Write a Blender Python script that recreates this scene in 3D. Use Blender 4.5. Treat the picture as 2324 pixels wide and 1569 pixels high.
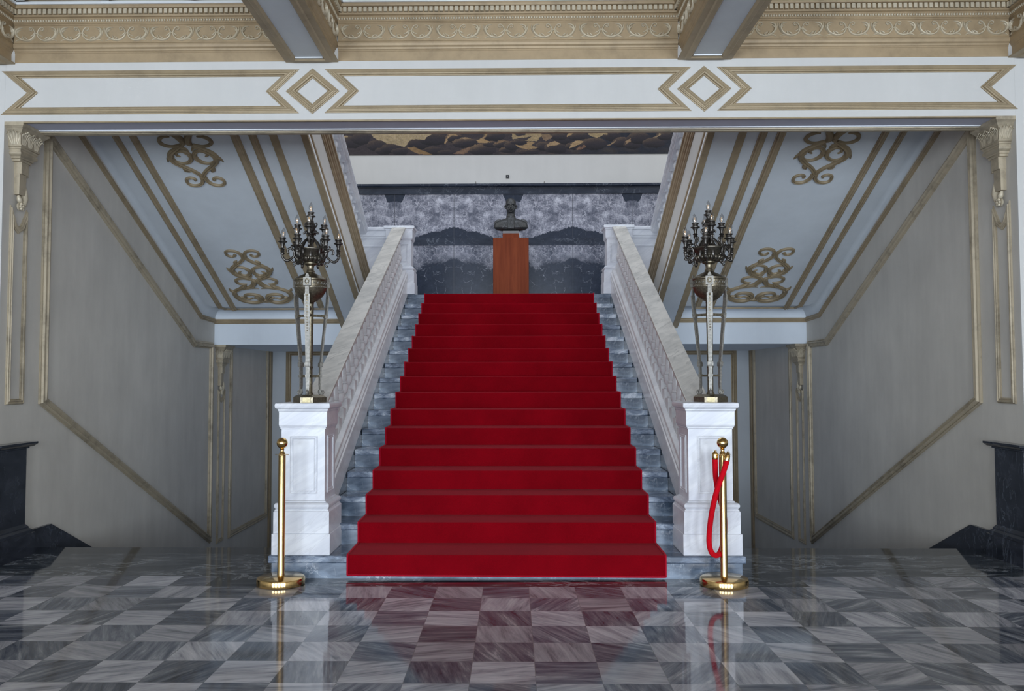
import bpy, bmesh, math, random
import numpy as np
from mathutils import Vector, Matrix, noise
random.seed(7)
for o in list(bpy.data.objects): bpy.data.objects.remove(o)
sc = bpy.context.scene
COL = sc.collection
PI = math.pi

# ---------------------------------------------------------------- camera, world, light, exposure
def make_camera():
    f, pit, yaw, roll = 1932.3261, .045, .0138, -.0015
    cy, sy, cp, sp = math.cos(yaw), math.sin(yaw), math.cos(pit), math.sin(pit)
    F = Vector((-sy*cp, cy*cp, sp)); R = Vector((cy, sy, 0)); U = R.cross(F)
    c, s = math.cos(roll), math.sin(roll)
    R2 = R*c + U*s; U2 = U*c - R*s
    cam = bpy.data.cameras.new('camera'); o = bpy.data.objects.new('camera', cam); COL.objects.link(o)
    cam.sensor_fit = 'HORIZONTAL'; cam.sensor_width = 36; cam.lens = f/2324*36
    cam.shift_x = 24.46/2324; cam.shift_y = -7.9/2324; cam.clip_start = .05; cam.clip_end = 100
    M = Matrix((( R2.x, U2.x, -F.x, .0515), (R2.y, U2.y, -F.y, 0), (R2.z, U2.z, -F.z, 1.4), (0, 0, 0, 1)))
    o.matrix_world = M; sc.camera = o
make_camera()
w = bpy.data.worlds.new('world'); sc.world = w; w.use_nodes = True
w.node_tree.nodes['Background'].inputs[0].default_value = (.55, .70, 1, 1)
w.node_tree.nodes['Background'].inputs[1].default_value = .9
sc.view_settings.view_transform = 'Standard'; sc.view_settings.look = 'None'
sc.view_settings.exposure = 0.0; sc.view_settings.gamma = 1
sc.view_settings.use_curve_mapping = False

def area(name, loc, rot, sx, sy, power, col):
    l = bpy.data.lights.new(name, 'AREA'); l.shape = 'RECTANGLE'; l.size = sx; l.size_y = sy
    l.energy = power; l.color = col
    o = bpy.data.objects.new(name, l); COL.objects.link(o); o.location = loc; o.rotation_euler = rot
    return o
HALL_BACK = -7.0
OPEN_X = (-6.4, -3.2, 0, 3.2, 6.4)            # tall glazed doorways behind the camera
for x in OPEN_X:
    area('daylight_through_doorway', (x, HALL_BACK-.3, 1.9), (PI/2, 0, 0), 1.7, 3.4, 470, (.77, .875, 1))
area('daylight_through_skylight', (0, 10.6, 7.85), (0, 0, 0), 5.5, 5.0, 125, (.93, .97, 1))
for sx in (-1, 1):
    for yy in (9.0, 12.2):
        area('upper_side_fill', (sx*3.90, yy, 6.1), (0, sx*PI/2, 0), 2.2, 1.5, 30, (.90, .95, 1))  # added fill lights for the stringer faces; these walls have no openings
area('warm_lamp_basement_left', (-2.75, 12.6, 1.80), (0, 0, 0), 1.6, 1.6, 1.2, (1, .80, .62))  # unseen warm lamps under the landing, inferred from orange glow on side panels
area('warm_lamp_basement_right', (2.75, 12.6, 1.80), (0, 0, 0), 1.6, 1.6, 1.2, (1, .80, .62))

# ---------------------------------------------------------------- materials
class NT:
    def __init__(s, name, rough=.5, metal=0, spec=.5):
        s.m = bpy.data.materials.new(name); s.m.use_nodes = True
        s.t = s.m.node_tree; s.b = s.t.nodes['Principled BSDF']
        s.b.inputs['Roughness'].default_value = rough; s.b.inputs['Metallic'].default_value = metal
        s.b.inputs['Specular IOR Level'].default_value = spec
        s.tc = s.t.nodes.new('ShaderNodeTexCoord').outputs['Object']
    def n(s, kind, **kw):
        x = s.t.nodes.new('ShaderNode'+kind)
        for k, v in kw.items():
            if k == 'inp':
                for a, b in v.items():
                    if hasattr(b, 'is_output') or isinstance(b, bpy.types.NodeSocket): s.t.links.new(b, x.inputs[a])
                    else: x.inputs[a].default_value = b
            else: setattr(x, k, v)
        return x
    def noise(s, vec, scale, detail=6, rough=.55, dist=0, out='Fac'):
        return s.n('TexNoise', inp={'Vector': vec, 'Scale': scale, 'Detail': detail, 'Roughness': rough, 'Distortion': dist}).outputs[out]
    def ramp(s, fac, stops, interp='LINEAR'):
        r = s.n('ValToRGB', inp={0: fac}); r.color_ramp.interpolation = interp
        e = r.color_ramp.elements
        while len(e) < len(stops): e.new(.5)
        for i, (p, c) in enumerate(stops): e[i].position = p; e[i].color = (*c, 1) if len(c) == 3 else c
        return r.outputs[0]
    def math(s, op, a, b=0.0, c=0.0, clamp=False):
        x = s.n('Math', operation=op, use_clamp=clamp, inp={0: a, 1: b, 2: c}); return x.outputs[0]
    def mix(s, fac, a, b, mode='MIX'):
        x = s.n('Mix', data_type='RGBA', blend_type=mode)
        for i, v in ((0, fac), (6, a), (7, b)):
            if isinstance(v, bpy.types.NodeSocket): s.t.links.new(v, x.inputs[i])
            else: x.inputs[i].default_value = v if i == 0 else ((*v, 1) if len(v) == 3 else v)
        return x.outputs[2]
    def mapping(s, vec, loc=(0, 0, 0), rot=(0, 0, 0), scale=(1, 1, 1)):
        return s.n('Mapping', inp={0: vec, 1: loc, 2: rot, 3: scale}).outputs[0]
    def sep(s, vec): return s.n('SeparateXYZ', inp={0: vec}).outputs
    def comb(s, x, y, z): return s.n('CombineXYZ', inp={0: x, 1: y, 2: z}).outputs[0]
    def col(s, c):
        if isinstance(c, bpy.types.NodeSocket): s.t.links.new(c, s.b.inputs['Base Color'])
        else: s.b.inputs['Base Color'].default_value = (*c, 1)
    def bump(s, h, strength=.2, dist=.01):
        b = s.n('Bump', inp={'Strength': strength, 'Distance': dist, 'Height': h})
        s.t.links.new(b.outputs[0], s.b.inputs['Normal'])

def mat_paint(name, c, var=.06, rough=.75, fine=90):
    k = NT(name, rough, spec=.25)
    a = k.noise(k.tc, 1.3, 5, .6); b = k.noise(k.mapping(k.tc, scale=(6, 6, 1.2)), 1, 4, .6)
    m = k.math('ADD', k.math('MULTIPLY', a, .6), k.math('MULTIPLY', b, .4))
    lo = tuple(v*(1-var*1.6) for v in c); hi = tuple(min(1, v*(1+var)) for v in c)
    k.col(k.ramp(m, [(.35, lo), (.65, hi)])); k.bump(k.noise(k.tc, fine, 3), .12, .002)
    return k.m
def mat_gold(name, c, dark=.78, rough=.5):
    k = NT(name, rough, .15, spec=.4)
    a = k.noise(k.mapping(k.tc, scale=(1, 1, 1)), 9, 6, .65); b = k.noise(k.tc, 2.0, 3)
    m = k.math('ADD', k.math('MULTIPLY', a, .55), k.math('MULTIPLY', b, .45))
    k.col(k.ramp(m, [(.36, tuple(v*dark for v in c)), (.5, c), (.66, tuple(v*1.12 for v in c))]))
    k.bump(k.noise(k.tc, 60, 3), .15, .003)
    return k.m
def mat_white_marble(name, c1, c2, vein, sc_=1.0, rough=.28, vs=.3, vw=.02, rot=(.3, .55, .35)):
    k = NT(name, rough, spec=.45)
    r = k.mapping(k.tc, rot=rot)
    d = k.noise(k.mapping(r, scale=(.8*sc_, 2.5*sc_, 7*sc_)), 1.2, 8, .62, .35)
    base = k.ramp(d, [(.36, c2), (.50, tuple((p+q)/2 for p, q in zip(c1, c2))), (.60, c1)])
    wv = k.noise(k.mapping(r, scale=(.7*sc_, 1.6*sc_, 6*sc_)), 1.5, 7, .6, .5)
    l = k.math('ABSOLUTE', k.math('SUBTRACT', wv, .5))
    m = k.math('MULTIPLY', k.ramp(l, [(.0, (vs,)*3), (vw, (0, 0, 0))]), k.ramp(k.noise(k.tc, 2.0*sc_, 3), [(.42, (.2,)*3), (.58, (1,)*3)]))
    k.col(k.mix(m, base, vein)); return k.m
def mat_slab(name):
    k = NT(name, .22, spec=.5)
    rnd = k.n('ObjectInfo').outputs['Random']
    v = k.n('VectorMath', operation='ADD', inp={0: k.tc, 1: k.comb(k.math('MULTIPLY', rnd, 17.0), 0.0, 0.0)}).outputs[0]
    a = k.noise(k.mapping(v, scale=(1, 1, 2.5)), 5, 9, .7, .8)
    a = k.math('ADD', a, k.math('MULTIPLY', k.math('SUBTRACT', rnd, .55), .16))
    k.col(k.ramp(a, [(.38, (.045, .065, .10)), (.50, (.15, .19, .26)), (.58, (.30, .35, .42)), (.66, (.62, .66, .72))])); return k.m
M_SLAB = mat_slab('tread_slab_marble')
def mat_grey_marble(name, lo, hi, vein, scale=2.2, rough=.2, amount=.8):
    k = NT(name, rough, spec=.5)
    v = k.mapping(k.tc, rot=(.25, .1, .35), scale=(1, 1.6, 3.0))
    d = k.noise(v, scale, 8, .62, .5)
    base = k.ramp(d, [(.33, lo), (.66, hi)])
    n2 = k.noise(k.mapping(k.tc, rot=(.3, .3, .8), scale=(1, 2.5, 1)), scale*.9, 7, .6, 1.8)
    l = k.math('ABSOLUTE', k.math('SUBTRACT', n2, .5))
    vm = k.ramp(l, [(.0, (amount,)*3), (.008, (amount*.25,)*3), (.02, (0, 0, 0))])
    n3 = k.noise(k.tc, scale*.8, 3)
    vm = k.math('MULTIPLY', vm, k.ramp(n3, [(.45, (0, 0, 0)), (.6, (1, 1, 1))]))
    k.col(k.mix(vm, base, vein)); return k.m

M_WALL = mat_paint('grey_beige_wall_paint', (.625, .59, .53), .07)
M_CREAM = mat_paint('cream_wall_paint', (.625, .61, .58), .03)
M_CREAMW = mat_paint('warm_cream_paint', (.74, .70, .62), .03)
M_BLUE = mat_paint('pale_blue_white_paint', (.60, .63, .65), .04)
M_BLUE2 = mat_paint('pale_lavender_paint', (.56, .57, .66), .03)
M_GOLD = mat_gold('bronze_gold_paint', (.36, .28, .175))
M_GOLD2 = mat_gold('light_stone_gold_paint', (.47, .395, .28), .6)
M_GOLDP = mat_gold('light_glazed_relief_paint', (.62, .54, .40), .75)
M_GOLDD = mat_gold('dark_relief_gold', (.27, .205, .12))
M_GOLDW = mat_gold('ochre_gold_wall_paint', (.40, .295, .175), .8)
M_WHITEEDGE = mat_paint('white_fillet_paint', (.85, .87, .88), .02, .6)
M_WM = mat_white_marble('white_marble', (.76, .77, .80), (.60, .61, .66), (.42, .42, .45))
M_WMB = mat_white_marble('shaded_white_marble', (.66, .645, .645), (.52, .51, .52), (.36, .35, .36))  # white marble darkened and pinkened: blocked front light and carpet bounce in the colour
M_WMRAIL = mat_white_marble('cream_veined_marble_rail', (.62, .585, .53), (.44, .42, .385), (.16, .15, .14), 1.1, .4, .5, .025, (.35, .75, .2))
M_GM = mat_grey_marble('blue_grey_step_marble', (.045, .068, .105), (.23, .29, .375), (.70, .74, .80), 3.4, .22, .6)
M_BLUEF = mat_paint('pale_sky_blue_paint', (.76, .81, .86), .03)
M_BLACK = mat_grey_marble('black_marble', (.008, .009, .013), (.035, .038, .05), (.22, .25, .30), 3.0, .14, .5)
M_NAVY = mat_grey_marble('dark_blue_marble', (.014, .020, .036), (.038, .048, .072), (.30, .33, .38), 3.0, .2, .5)

def mat_carpet(name, c, edge=False):
    k = NT(name, .95, spec=.05)
    a = k.noise(k.tc, 260, 2, .6); b = k.noise(k.tc, 3.0, 4, .6)
    f = k.math('ADD', k.math('MULTIPLY', a, .6), k.math('MULTIPLY', b, .4))
    k.col(k.ramp(f, [(.35, tuple(v*.72 for v in c)), (.65, tuple(v*1.2 for v in c))]))
    k.b.inputs['Sheen Weight'].default_value = .22; k.b.inputs['Sheen Roughness'].default_value = .45
    k.b.inputs['Sheen Tint'].default_value = (1, .16, .20, 1)
    k.bump(a, .5, .004); return k.m
M_CARPET = mat_carpet('red_carpet_pile', (.20, .0010, .0055))
M_CARPETEDGE = mat_carpet('bright_red_carpet_binding', (.36, .006, .02))
M_ROPE = mat_carpet('red_velvet_rope', (.58, .005, .014))
def mat_metal(name, c, rough, var=.15, scale=30, metal=1.0):
    k = NT(name, rough, metal)
    a = k.noise(k.tc, scale, 5, .6)
    k.col(k.ramp(a, [(.3, tuple(v*(1-var*2) for v in c)), (.7, tuple(min(1, v*(1+var)) for v in c))])); return k.m
M_BRASS = mat_metal('polished_brass', (.66, .45, .19), .15, .03, 6)
M_BRONZE = mat_metal('dark_aged_bronze', (.115, .105, .095), .36, .3, 60, .85)
M_BRONZEB = mat_metal('olive_brown_bronze', (.24, .205, .145), .36, .25, 80, .9)
M_STEEL = mat_metal('worn_silvered_bronze', (.27, .255, .225), .48, .2, 60, .55)
M_BRONZEM = mat_metal('brown_bronze', (.17, .15, .12), .36, .25, 80, .85)
M_BRASSOLD = mat_metal('old_brass', (.30, .255, .15), .4, .15, 60, .9)
M_BUST = mat_metal('dark_statue_bronze', (.085, .085, .085), .42, .25, 60, .7)
M_NICKEL = mat_metal('bright_hook_metal', (.40, .37, .31), .42, .15)

def mat_tiles():
    k = NT('checkered_marble_floor_tiles', .06, spec=.38)
    S = .3085
    x, y, z = k.sep(k.tc)
    u = k.math('DIVIDE', k.math('ADD', x, .1533+10*S), S); v = k.math('DIVIDE', k.math('ADD', y, -5.850+60*S), S)
    iu = k.math('FLOOR', u); iv = k.math('FLOOR', v); fu = k.math('FRACT', u); fv = k.math('FRACT', v)
    par = k.math('MODULO', k.math('ADD', iu, iv), 2.0)
    wn = k.n('TexWhiteNoise', noise_dimensions='3D', inp={'Vector': k.comb(iu, iv, 3.3)})
    r = k.sep(wn.outputs['Color'])
    ang = k.math('MULTIPLY', k.math('FLOOR', k.math('MULTIPLY', r[0], 4.0)), PI/2)
    ang = k.math('ADD', ang, k.math('MULTIPLY', k.math('SUBTRACT', r[1], .5), 1.3))
    off = k.comb(k.math('MULTIPLY', r[0], 37.0), k.math('MULTIPLY', r[1], 53.0), k.math('MULTIPLY', r[2], 11.0))
    vr = k.n('VectorRotate', rotation_type='Z_AXIS', inp={'Vector': k.comb(x, y, 0.0), 'Angle': ang}).outputs[0]
    vv = k.n('VectorMath', operation='ADD', inp={0: vr, 1: off}).outputs[0]
    s1 = k.noise(k.mapping(vv, scale=(1.1, 6.5, 1)), 2.0, 9, .66, .5)
    s2 = k.noise(k.mapping(vv, scale=(.8, 12, 1)), 2.6, 7, .65, .6)
    st = k.math('ADD', k.math('MULTIPLY', s1, .65), k.math('MULTIPLY', s2, .35))
    light = k.ramp(st, [(.38, (.16, .17, .20)), (.46, (.33, .335, .37)), (.54, (.45, .45, .49)), (.64, (.58, .58, .61))])
    dark = k.ramp(st, [(.38, (.050, .060, .085)), (.48, (.120, .133, .165)), (.56, (.21, .225, .255)), (.63, (.43, .44, .46))])
    c = k.mix(k.math('GREATER_THAN', par, .5), light, dark)
    br = k.math('ADD', k.math('MULTIPLY', r[2], .5), .75)
    c = k.mix(1.0, c, k.comb(br, br, br), 'MULTIPLY')
    eu = k.math('MINIMUM', fu, k.math('SUBTRACT', 1.0, fu)); ev = k.math('MINIMUM', fv, k.math('SUBTRACT', 1.0, fv))
    e = k.math('LESS_THAN', k.math('MINIMUM', eu, ev), .0045)
    c = k.mix(e, c, (.20, .205, .215))
    # the border of long dark veined slabs in front of the stairs
    ax = k.math('ABSOLUTE', x)
    b1 = k.math('GREATER_THAN', y, 6.158)
    b2 = k.math('MULTIPLY', k.math('GREATER_THAN', y, 5.850), k.math('LESS_THAN', ax, 2.06))
    bm = k.math('MAXIMUM', b1, b2)
    n1 = k.noise(k.mapping(k.tc, rot=(0, 0, .25), scale=(1, 3.2, 1)), 2.0, 8, .62, .8)
    bc = k.ramp(n1, [(.38, (.020, .027, .036)), (.52, (.050, .059, .070)), (.60, (.085, .095, .105)), (.68, (.24, .25, .26))])
    n2 = k.noise(k.mapping(k.tc, rot=(0, 0, .5), scale=(1, 3.0, 1)), 1.7, 8, .65, 1.6)
    l = k.math('ABSOLUTE', k.math('SUBTRACT', n2, .5))
    vm = k.math('MULTIPLY', k.ramp(l, [(0, (1,)*3), (.015, (.4,)*3), (.035, (0,)*3)]), k.ramp(k.noise(k.tc, 1.4, 3), [(.40, (0,)*3), (.52, (1,)*3)]))
    bc = k.mix(vm, bc, (.34, .36, .38))
    strip = k.math('GREATER_THAN', y, 6.93)
    bc = k.mix(strip, bc, (.030, .035, .042))
    jn = k.math('LESS_THAN', k.math('ABSOLUTE', k.math('SUBTRACT', k.math('FRACT', k.math('DIVIDE', k.math('ADD', x, 20.46), 1.24)), .5)), .0018)
    bc = k.mix(k.math('MULTIPLY', jn, k.math('SUBTRACT', 1.0, strip)), bc, (.10, .11, .12))
    k.col(k.mix(bm, c, bc)); return k.m
M_TILE = mat_tiles()

def mat_book(name, z0, z1, lower):
    """book-matched marble slabs 0.98 m wide: pale breccia with navy masses"""
    k = NT(name, .24, spec=.4)
    x, y, z = k.sep(k.tc)
    t = k.math('PINGPONG', k.math('ADD', x, -.06), .98)
    v0 = k.comb(t, 0.0, z)
    wob = k.n('VectorMath', operation='SUBTRACT', inp={0: k.noise(v0, 5, 5, .7, out='Color'), 1: (.5, .5, .5)}).outputs[0]
    v = k.n('VectorMath', operation='MULTIPLY_ADD', inp={0: wob, 1: (.22, .22, .22), 2: v0}).outputs[0]
    big = k.noise(v0, 2.6, 5, .6); mid = k.noise(v0, 10, 10, .78); fine = k.noise(v0, 42, 6, .7)
    f = k.math('ADD', k.math('ADD', k.math('MULTIPLY', big, .40), k.math('MULTIPLY', mid, .45)), k.math('MULTIPLY', fine, .15))
    lt = k.ramp(f, [(.40, (.060, .068, .095)), (.46, (.125, .132, .17)), (.505, (.215, .22, .265)), (.545, (.38, .38, .435)), (.585, (.60, .60, .66))])
    def crack(scale, wd, lo, hi):
        vo = k.n('TexVoronoi', feature='DISTANCE_TO_EDGE', inp={'Vector': v, 'Scale': scale}).outputs['Distance']
        return k.math('MULTIPLY', k.ramp(vo, [(0, (1,)*3), (wd, (0,)*3)]), k.ramp(k.noise(v0, scale*.6, 4), [(lo, (0,)*3), (hi, (1,)*3)]))
    lt = k.mix(k.math('MULTIPLY', crack(11, .07, .44, .56), .85), lt, (.58, .57, .63))
    lt = k.mix(k.math('MULTIPLY', crack(26, .09, .46, .58), .6), lt, (.48, .47, .53))
    dk = k.ramp(mid, [(.35, (.014, .020, .036)), (.6, (.030, .040, .064)), (.75, (.06, .07, .10))])
    dk = k.mix(k.math('MULTIPLY', crack(6.0, .018, .50, .60), .9), dk, (.36, .38, .43))
    jit = k.math('ADD', k.math('SUBTRACT', mid, .5), k.math('MULTIPLY', k.math('SUBTRACT', big, .5), .8))
    if not lower:
        h1 = k.math('MULTIPLY', k.math('MULTIPLY', k.math('SUBTRACT', .19, t), 14.0, clamp=True), .17)
        top = k.math('GREATER_THAN', k.math('ADD', z, k.math('ADD', h1, k.math('MULTIPLY', jit, .16))), z1+.035)
        h2 = k.math('MULTIPLY', k.math('MULTIPLY', k.math('SUBTRACT', t, .26), 2.2, clamp=True), .14)
        h2 = k.math('ADD', h2, k.math('MULTIPLY', k.math('MULTIPLY', k.math('SUBTRACT', t, .74), 4.0, clamp=True), .05))
        bot = k.math('LESS_THAN', k.math('SUBTRACT', z, k.math('ADD', h2, k.math('MULTIPLY', jit, .20))), z0-.01)
        md = k.math('MAXIMUM', top, bot)
    else:
        d = k.math('SUBTRACT', z, k.math('ADD', z0+.69*(z1-z0), k.math('MULTIPLY', jit, .55)))
        sp = k.math('SUBTRACT', 1.0, k.math('MULTIPLY', k.math('ABSOLUTE', k.math('SUBTRACT', t, .36)), 7.0), clamp=True)
        d = k.math('ADD', d, k.math('MULTIPLY', sp, .16))
        md = k.ramp(d, [(0, (1,)*3), (.08, (.45,)*3), (.20, (.12,)*3), (.32, (0,)*3)])
    c = k.mix(md, lt, dk)
    j = k.math('LESS_THAN', k.math('MINIMUM', t, k.math('SUBTRACT', .98, t)), .004)
    k.col(k.mix(j, c, (.06, .065, .08))); return k.m
M_BOOKU = mat_book('bookmatched_grey_marble', 3.745, 4.479, False)
M_BOOKL = mat_book('bookmatched_dark_marble', 2.60, 3.628, True)

def mat_wood():
    k = NT('reddish_brown_wood', .6, spec=.15)
    v = k.mapping(k.tc, scale=(9, 9, .7)); a = k.noise(v, 2.5, 7, .6, .6)
    k.col(k.ramp(a, [(.35, (.150, .028, .008)), (.65, (.205, .043, .013))])); return k.m
M_WOOD = mat_wood()
def mat_glass():
    k = NT('clear_bulb_glass', .03); t = k.t
    gl = t.nodes.new('ShaderNodeBsdfGlossy'); gl.inputs['Roughness'].default_value = .05
    tr = t.nodes.new('ShaderNodeBsdfTransparent'); tr.inputs[0].default_value = (.88, .88, .88, 1)
    fr = k.n('LayerWeight', inp={'Blend': .35}).outputs['Facing']
    f2 = k.math('ADD', k.math('MULTIPLY', fr, .6), .10)
    mx = k.n('MixShader', inp={0: f2}); t.links.new(tr.outputs[0], mx.inputs[1]); t.links.new(gl.outputs[0], mx.inputs[2])
    t.links.new(mx.outputs[0], t.nodes['Material Output'].inputs[0]); return k.m
M_GLASS = mat_glass()
def flat(name, c, rough=.6):
    k = NT(name, rough); a = k.noise(k.tc, 40, 2); k.col(k.ramp(a, [(.3, tuple(v*.9 for v in c)), (.7, c)])); return k.m
M_FIL = flat('warm_yellow_filament', (.85, .52, .24))
M_SIGN = flat('black_plastic', (.015, .015, .02)); M_SIGNW = flat('pale_mark', (.5, .5, .5))
M_STONE = flat('grey_brown_stone', (.20, .19, .19))
def mat_attr(name):
    k = NT(name, .55, spec=.3); a = k.t.nodes.new('ShaderNodeAttribute'); a.attribute_name = 'paint'
    n1 = k.noise(k.tc, 45, 5, .7); c = k.mix(.55, a.outputs['Color'], k.ramp(n1, [(.3, (.35,)*3), (.7, (1.0,)*3)]), 'MULTIPLY')
    k.col(c); return k.m
M_MURAL = mat_attr('mural_oil_paint')

# ---------------------------------------------------------------- mesh helpers
class MB:
    def __init__(s): s.v = []; s.f = []; s.mi = []; s.cur = 0
    def add(s, vs, fs):
        b = len(s.v); s.v += [tuple(v) for v in vs]
        for f in fs: s.f.append([b+i for i in f]); s.mi.append(s.cur)
        return s
    def box(s, x0, x1, y0, y1, z0, z1):
        x0, x1 = sorted((x0, x1)); y0, y1 = sorted((y0, y1)); z0, z1 = sorted((z0, z1))
        return s.add([(x0, y0, z0), (x1, y0, z0), (x1, y1, z0), (x0, y1, z0), (x0, y0, z1), (x1, y0, z1), (x1, y1, z1), (x0, y1, z1)],
                     [(0, 3, 2, 1), (4, 5, 6, 7), (0, 1, 5, 4), (1, 2, 6, 5), (2, 3, 7, 6), (3, 0, 4, 7)])
    def hexa(s, p):   # 8 points like box order
        return s.add(p, [(0, 3, 2, 1), (4, 5, 6, 7), (0, 1, 5, 4), (1, 2, 6, 5), (2, 3, 7, 6), (3, 0, 4, 7)])
    def prism(s, poly, a, b):   # two 3D loops
        n = len(poly); va = [Vector(p)+Vector(a) for p in poly]; vb = [Vector(p)+Vector(b) for p in poly]
        return s.add(va+vb, [tuple(range(n))[::-1], tuple(range(n, 2*n))]+[(i, (i+1) % n, n+(i+1) % n, n+i) for i in range(n)])
    def loft(s, rings, cap=True, closed=True):
        n = len(rings[0]); vs = [p for r in rings for p in r]; fs = []
        for k in range(len(rings)-1):
            for i in range(n if closed else n-1):
                j = (i+1) % n; fs.append((k*n+i, k*n+j, (k+1)*n+j, (k+1)*n+i))
        if cap and closed: fs += [tuple(range(n))[::-1], tuple(range((len(rings)-1)*n, len(rings)*n))]
        return s.add(vs, fs)
    def lathe(s, prof, c=(0, 0, 0), seg=24, ax=None):   # prof (r, z)
        rings = []
        M = Vector((0, 0, 1)).rotation_difference(Vector(ax)).to_matrix() if ax else None
        for r, z in prof:
            ring = []
            for i in range(seg):
                a = 2*PI*i/seg; p = Vector((r*math.cos(a), r*math.sin(a), z))
                if M: p = M @ p
                ring.append(p+Vector(c))
            rings.append(ring)
        return s.loft(rings)
    def sqlathe(s, prof, c=(0, 0, 0), ch=0):   # square sections: (half x, half y, z)
        rings = [[(c[0]-a, c[1]-b, c[2]+z), (c[0]+a, c[1]-b, c[2]+z), (c[0]+a, c[1]+b, c[2]+z), (c[0]-a, c[1]+b, c[2]+z)] for a, b, z in prof]
        return s.loft(rings)
    def tube(s, pts, rad, seg=10, sub=6, flat=1.0, nrm=None):
        pts = [Vector(p) for p in pts]
        rad = rad if hasattr(rad, '__len__') else [rad]*len(pts)
        P, R = spline(pts, rad, sub)
        rings = []; up = None
        for i, p in enumerate(P):
            t = (P[min(i+1, len(P)-1)]-P[max(i-1, 0)]).normalized()
            if up is None: up = t.orthogonal().normalized()
            up = (up - t*up.dot(t)).normalized(); sd = t.cross(up)
            rings.append([p+up*math.cos(2*PI*j/seg)*R[i]+sd*math.sin(2*PI*j/seg)*R[i]*flat for j in range(seg)])
        return s.loft(rings)
    def stroke(s, pts, wid, N, h=.5, sub=6):
        """raised leaf-like ribbon on a plane with normal N; wid = half widths"""
        pts = [Vector(p) for p in pts]; N = Vector(N)
        P, W = spline(pts, wid, sub); rings = []
        for i, p in enumerate(P):
            t = (P[min(i+1, len(P)-1)]-P[max(i-1, 0)])
            if t.length < 1e-7: t = Vector((1, 0, 0))
            t.normalize(); sd = N.cross(t).normalized(); a = max(W[i], .0004); hh = min(a*h*2, .03)+.002
            rings.append([p-sd*a-N*.003, p-sd*a+N*hh*.35, p-sd*a*.55+N*hh*.9, p+N*hh*.72, p+sd*a*.5+N*hh, p+sd*a+N*hh*.35, p+sd*a-N*.003])
        return s.loft(rings)
    def sweep(s, path, N, prof, closed=True):
        path = [Vector(p) for p in path]; N = Vector(N).normalized(); n = len(path); rings = []
        for i in range(n):
            if closed: a = path[i-1]; b = path[(i+1) % n]
            else: a = path[i-1] if i else None; b = path[i+1] if i < n-1 else None
            ts = []
            if a is not None: ts.append((path[i]-a).normalized())
            if b is not None: ts.append((b-path[i]).normalized())
            ss = [N.cross(t) for t in ts]
            m = ss[0] if len(ss) == 1 else (ss[0]+ss[1])/max(.15, (1+ss[0].dot(ss[1])))
            rings.append([path[i]+m*u+N*h for u, h in prof])
        if closed: rings.append(rings[0])
        return s.loft(rings, cap=not closed)
    def build(s, name, mats, parent=None, smooth=None, local=None):
        me = bpy.data.meshes.new(name); vs = s.v
        if local is not None: vs = [(a-local[0], b-local[1], c-local[2]) for a, b, c in vs]
        me.from_pydata(vs, [], s.f); me.validate(verbose=False)
        if len(me.polygons) == len(s.mi): me.polygons.foreach_set('material_index', s.mi)
        for m in (mats if isinstance(mats, (list, tuple)) else [mats]): me.materials.append(m)
        bm = bmesh.new(); bm.from_mesh(me); bmesh.ops.recalc_face_normals(bm, faces=bm.faces); bm.to_mesh(me); bm.free()
        if smooth is not None:
            me.polygons.foreach_set('use_smooth', [True]*len(me.polygons)); me.set_sharp_from_angle(angle=math.radians(smooth))
        o = bpy.data.objects.new(name, me); COL.objects.link(o)
        if parent: o.parent = parent
        if local is not None and not parent: o.location = local
        return o
def spline(pts, rad, sub):
    P = []; R = []; n = len(pts)
    for i in range(n-1):
        p0 = pts[max(i-1, 0)]; p1 = pts[i]; p2 = pts[i+1]; p3 = pts[min(i+2, n-1)]
        for k in range(sub):
            t = k/sub
            P.append(.5*((2*p1)+(p2-p0)*t+(2*p0-5*p1+4*p2-p3)*t*t+(3*p1-p0-3*p2+p3)*t**3)); R.append(rad[i]*(1-t)+rad[i+1]*t)
    P.append(pts[-1]); R.append(rad[-1]); return P, R
def bevel(o, w=.006, seg=2):
    m = o.modifiers.new('bevel', 'BEVEL'); m.width = w; m.segments = seg; m.limit_method = 'ANGLE'; m.angle_limit = math.radians(40); return o
def tag(o, label, cat, group=None):
    o['label'] = label; o['category'] = cat
    if group: o['group'] = group
    return o
def struct(o): o['kind'] = 'structure'; return o
def empty(name, loc, label, cat, group=None, rz=0):
    o = bpy.data.objects.new(name, None); COL.objects.link(o); o.location = loc; o.rotation_euler = (0, 0, rz); o.empty_display_size = .1
    return tag(o, label, cat, group)
def copy_part(o, parent):
    c = o.copy(); COL.objects.link(c); c.parent = parent; return c
def copy_tree(o, parent=None):
    c = o.copy(); COL.objects.link(c); c.parent = parent
    for ch in list(o.children): copy_tree(ch, c)
    return c
TN = [0]
def trim(mb, mat, smooth=None):
    TN[0] += 1; return struct(mb.build('trim_%d' % TN[0], mat, smooth=smooth))
def mould(w, h):
    return [(-w/2, 0), (-w/2, h*.45), (-w*.40, h*.55), (-w*.33, h*.42), (-w*.28, h*.95), (-w*.12, h), (0, h*.72), (w*.12, h*.62), (w*.24, h*.85), (w*.34, h*.80), (w*.38, h*.40), (w/2, h*.35), (w/2, 0)]

A = 3.934          # side walls
YF, YB = 6.54, 6.90   # portal beam
SL = .4675
def soff(Y): return 2.34+SL*(10.8-Y)

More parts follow.
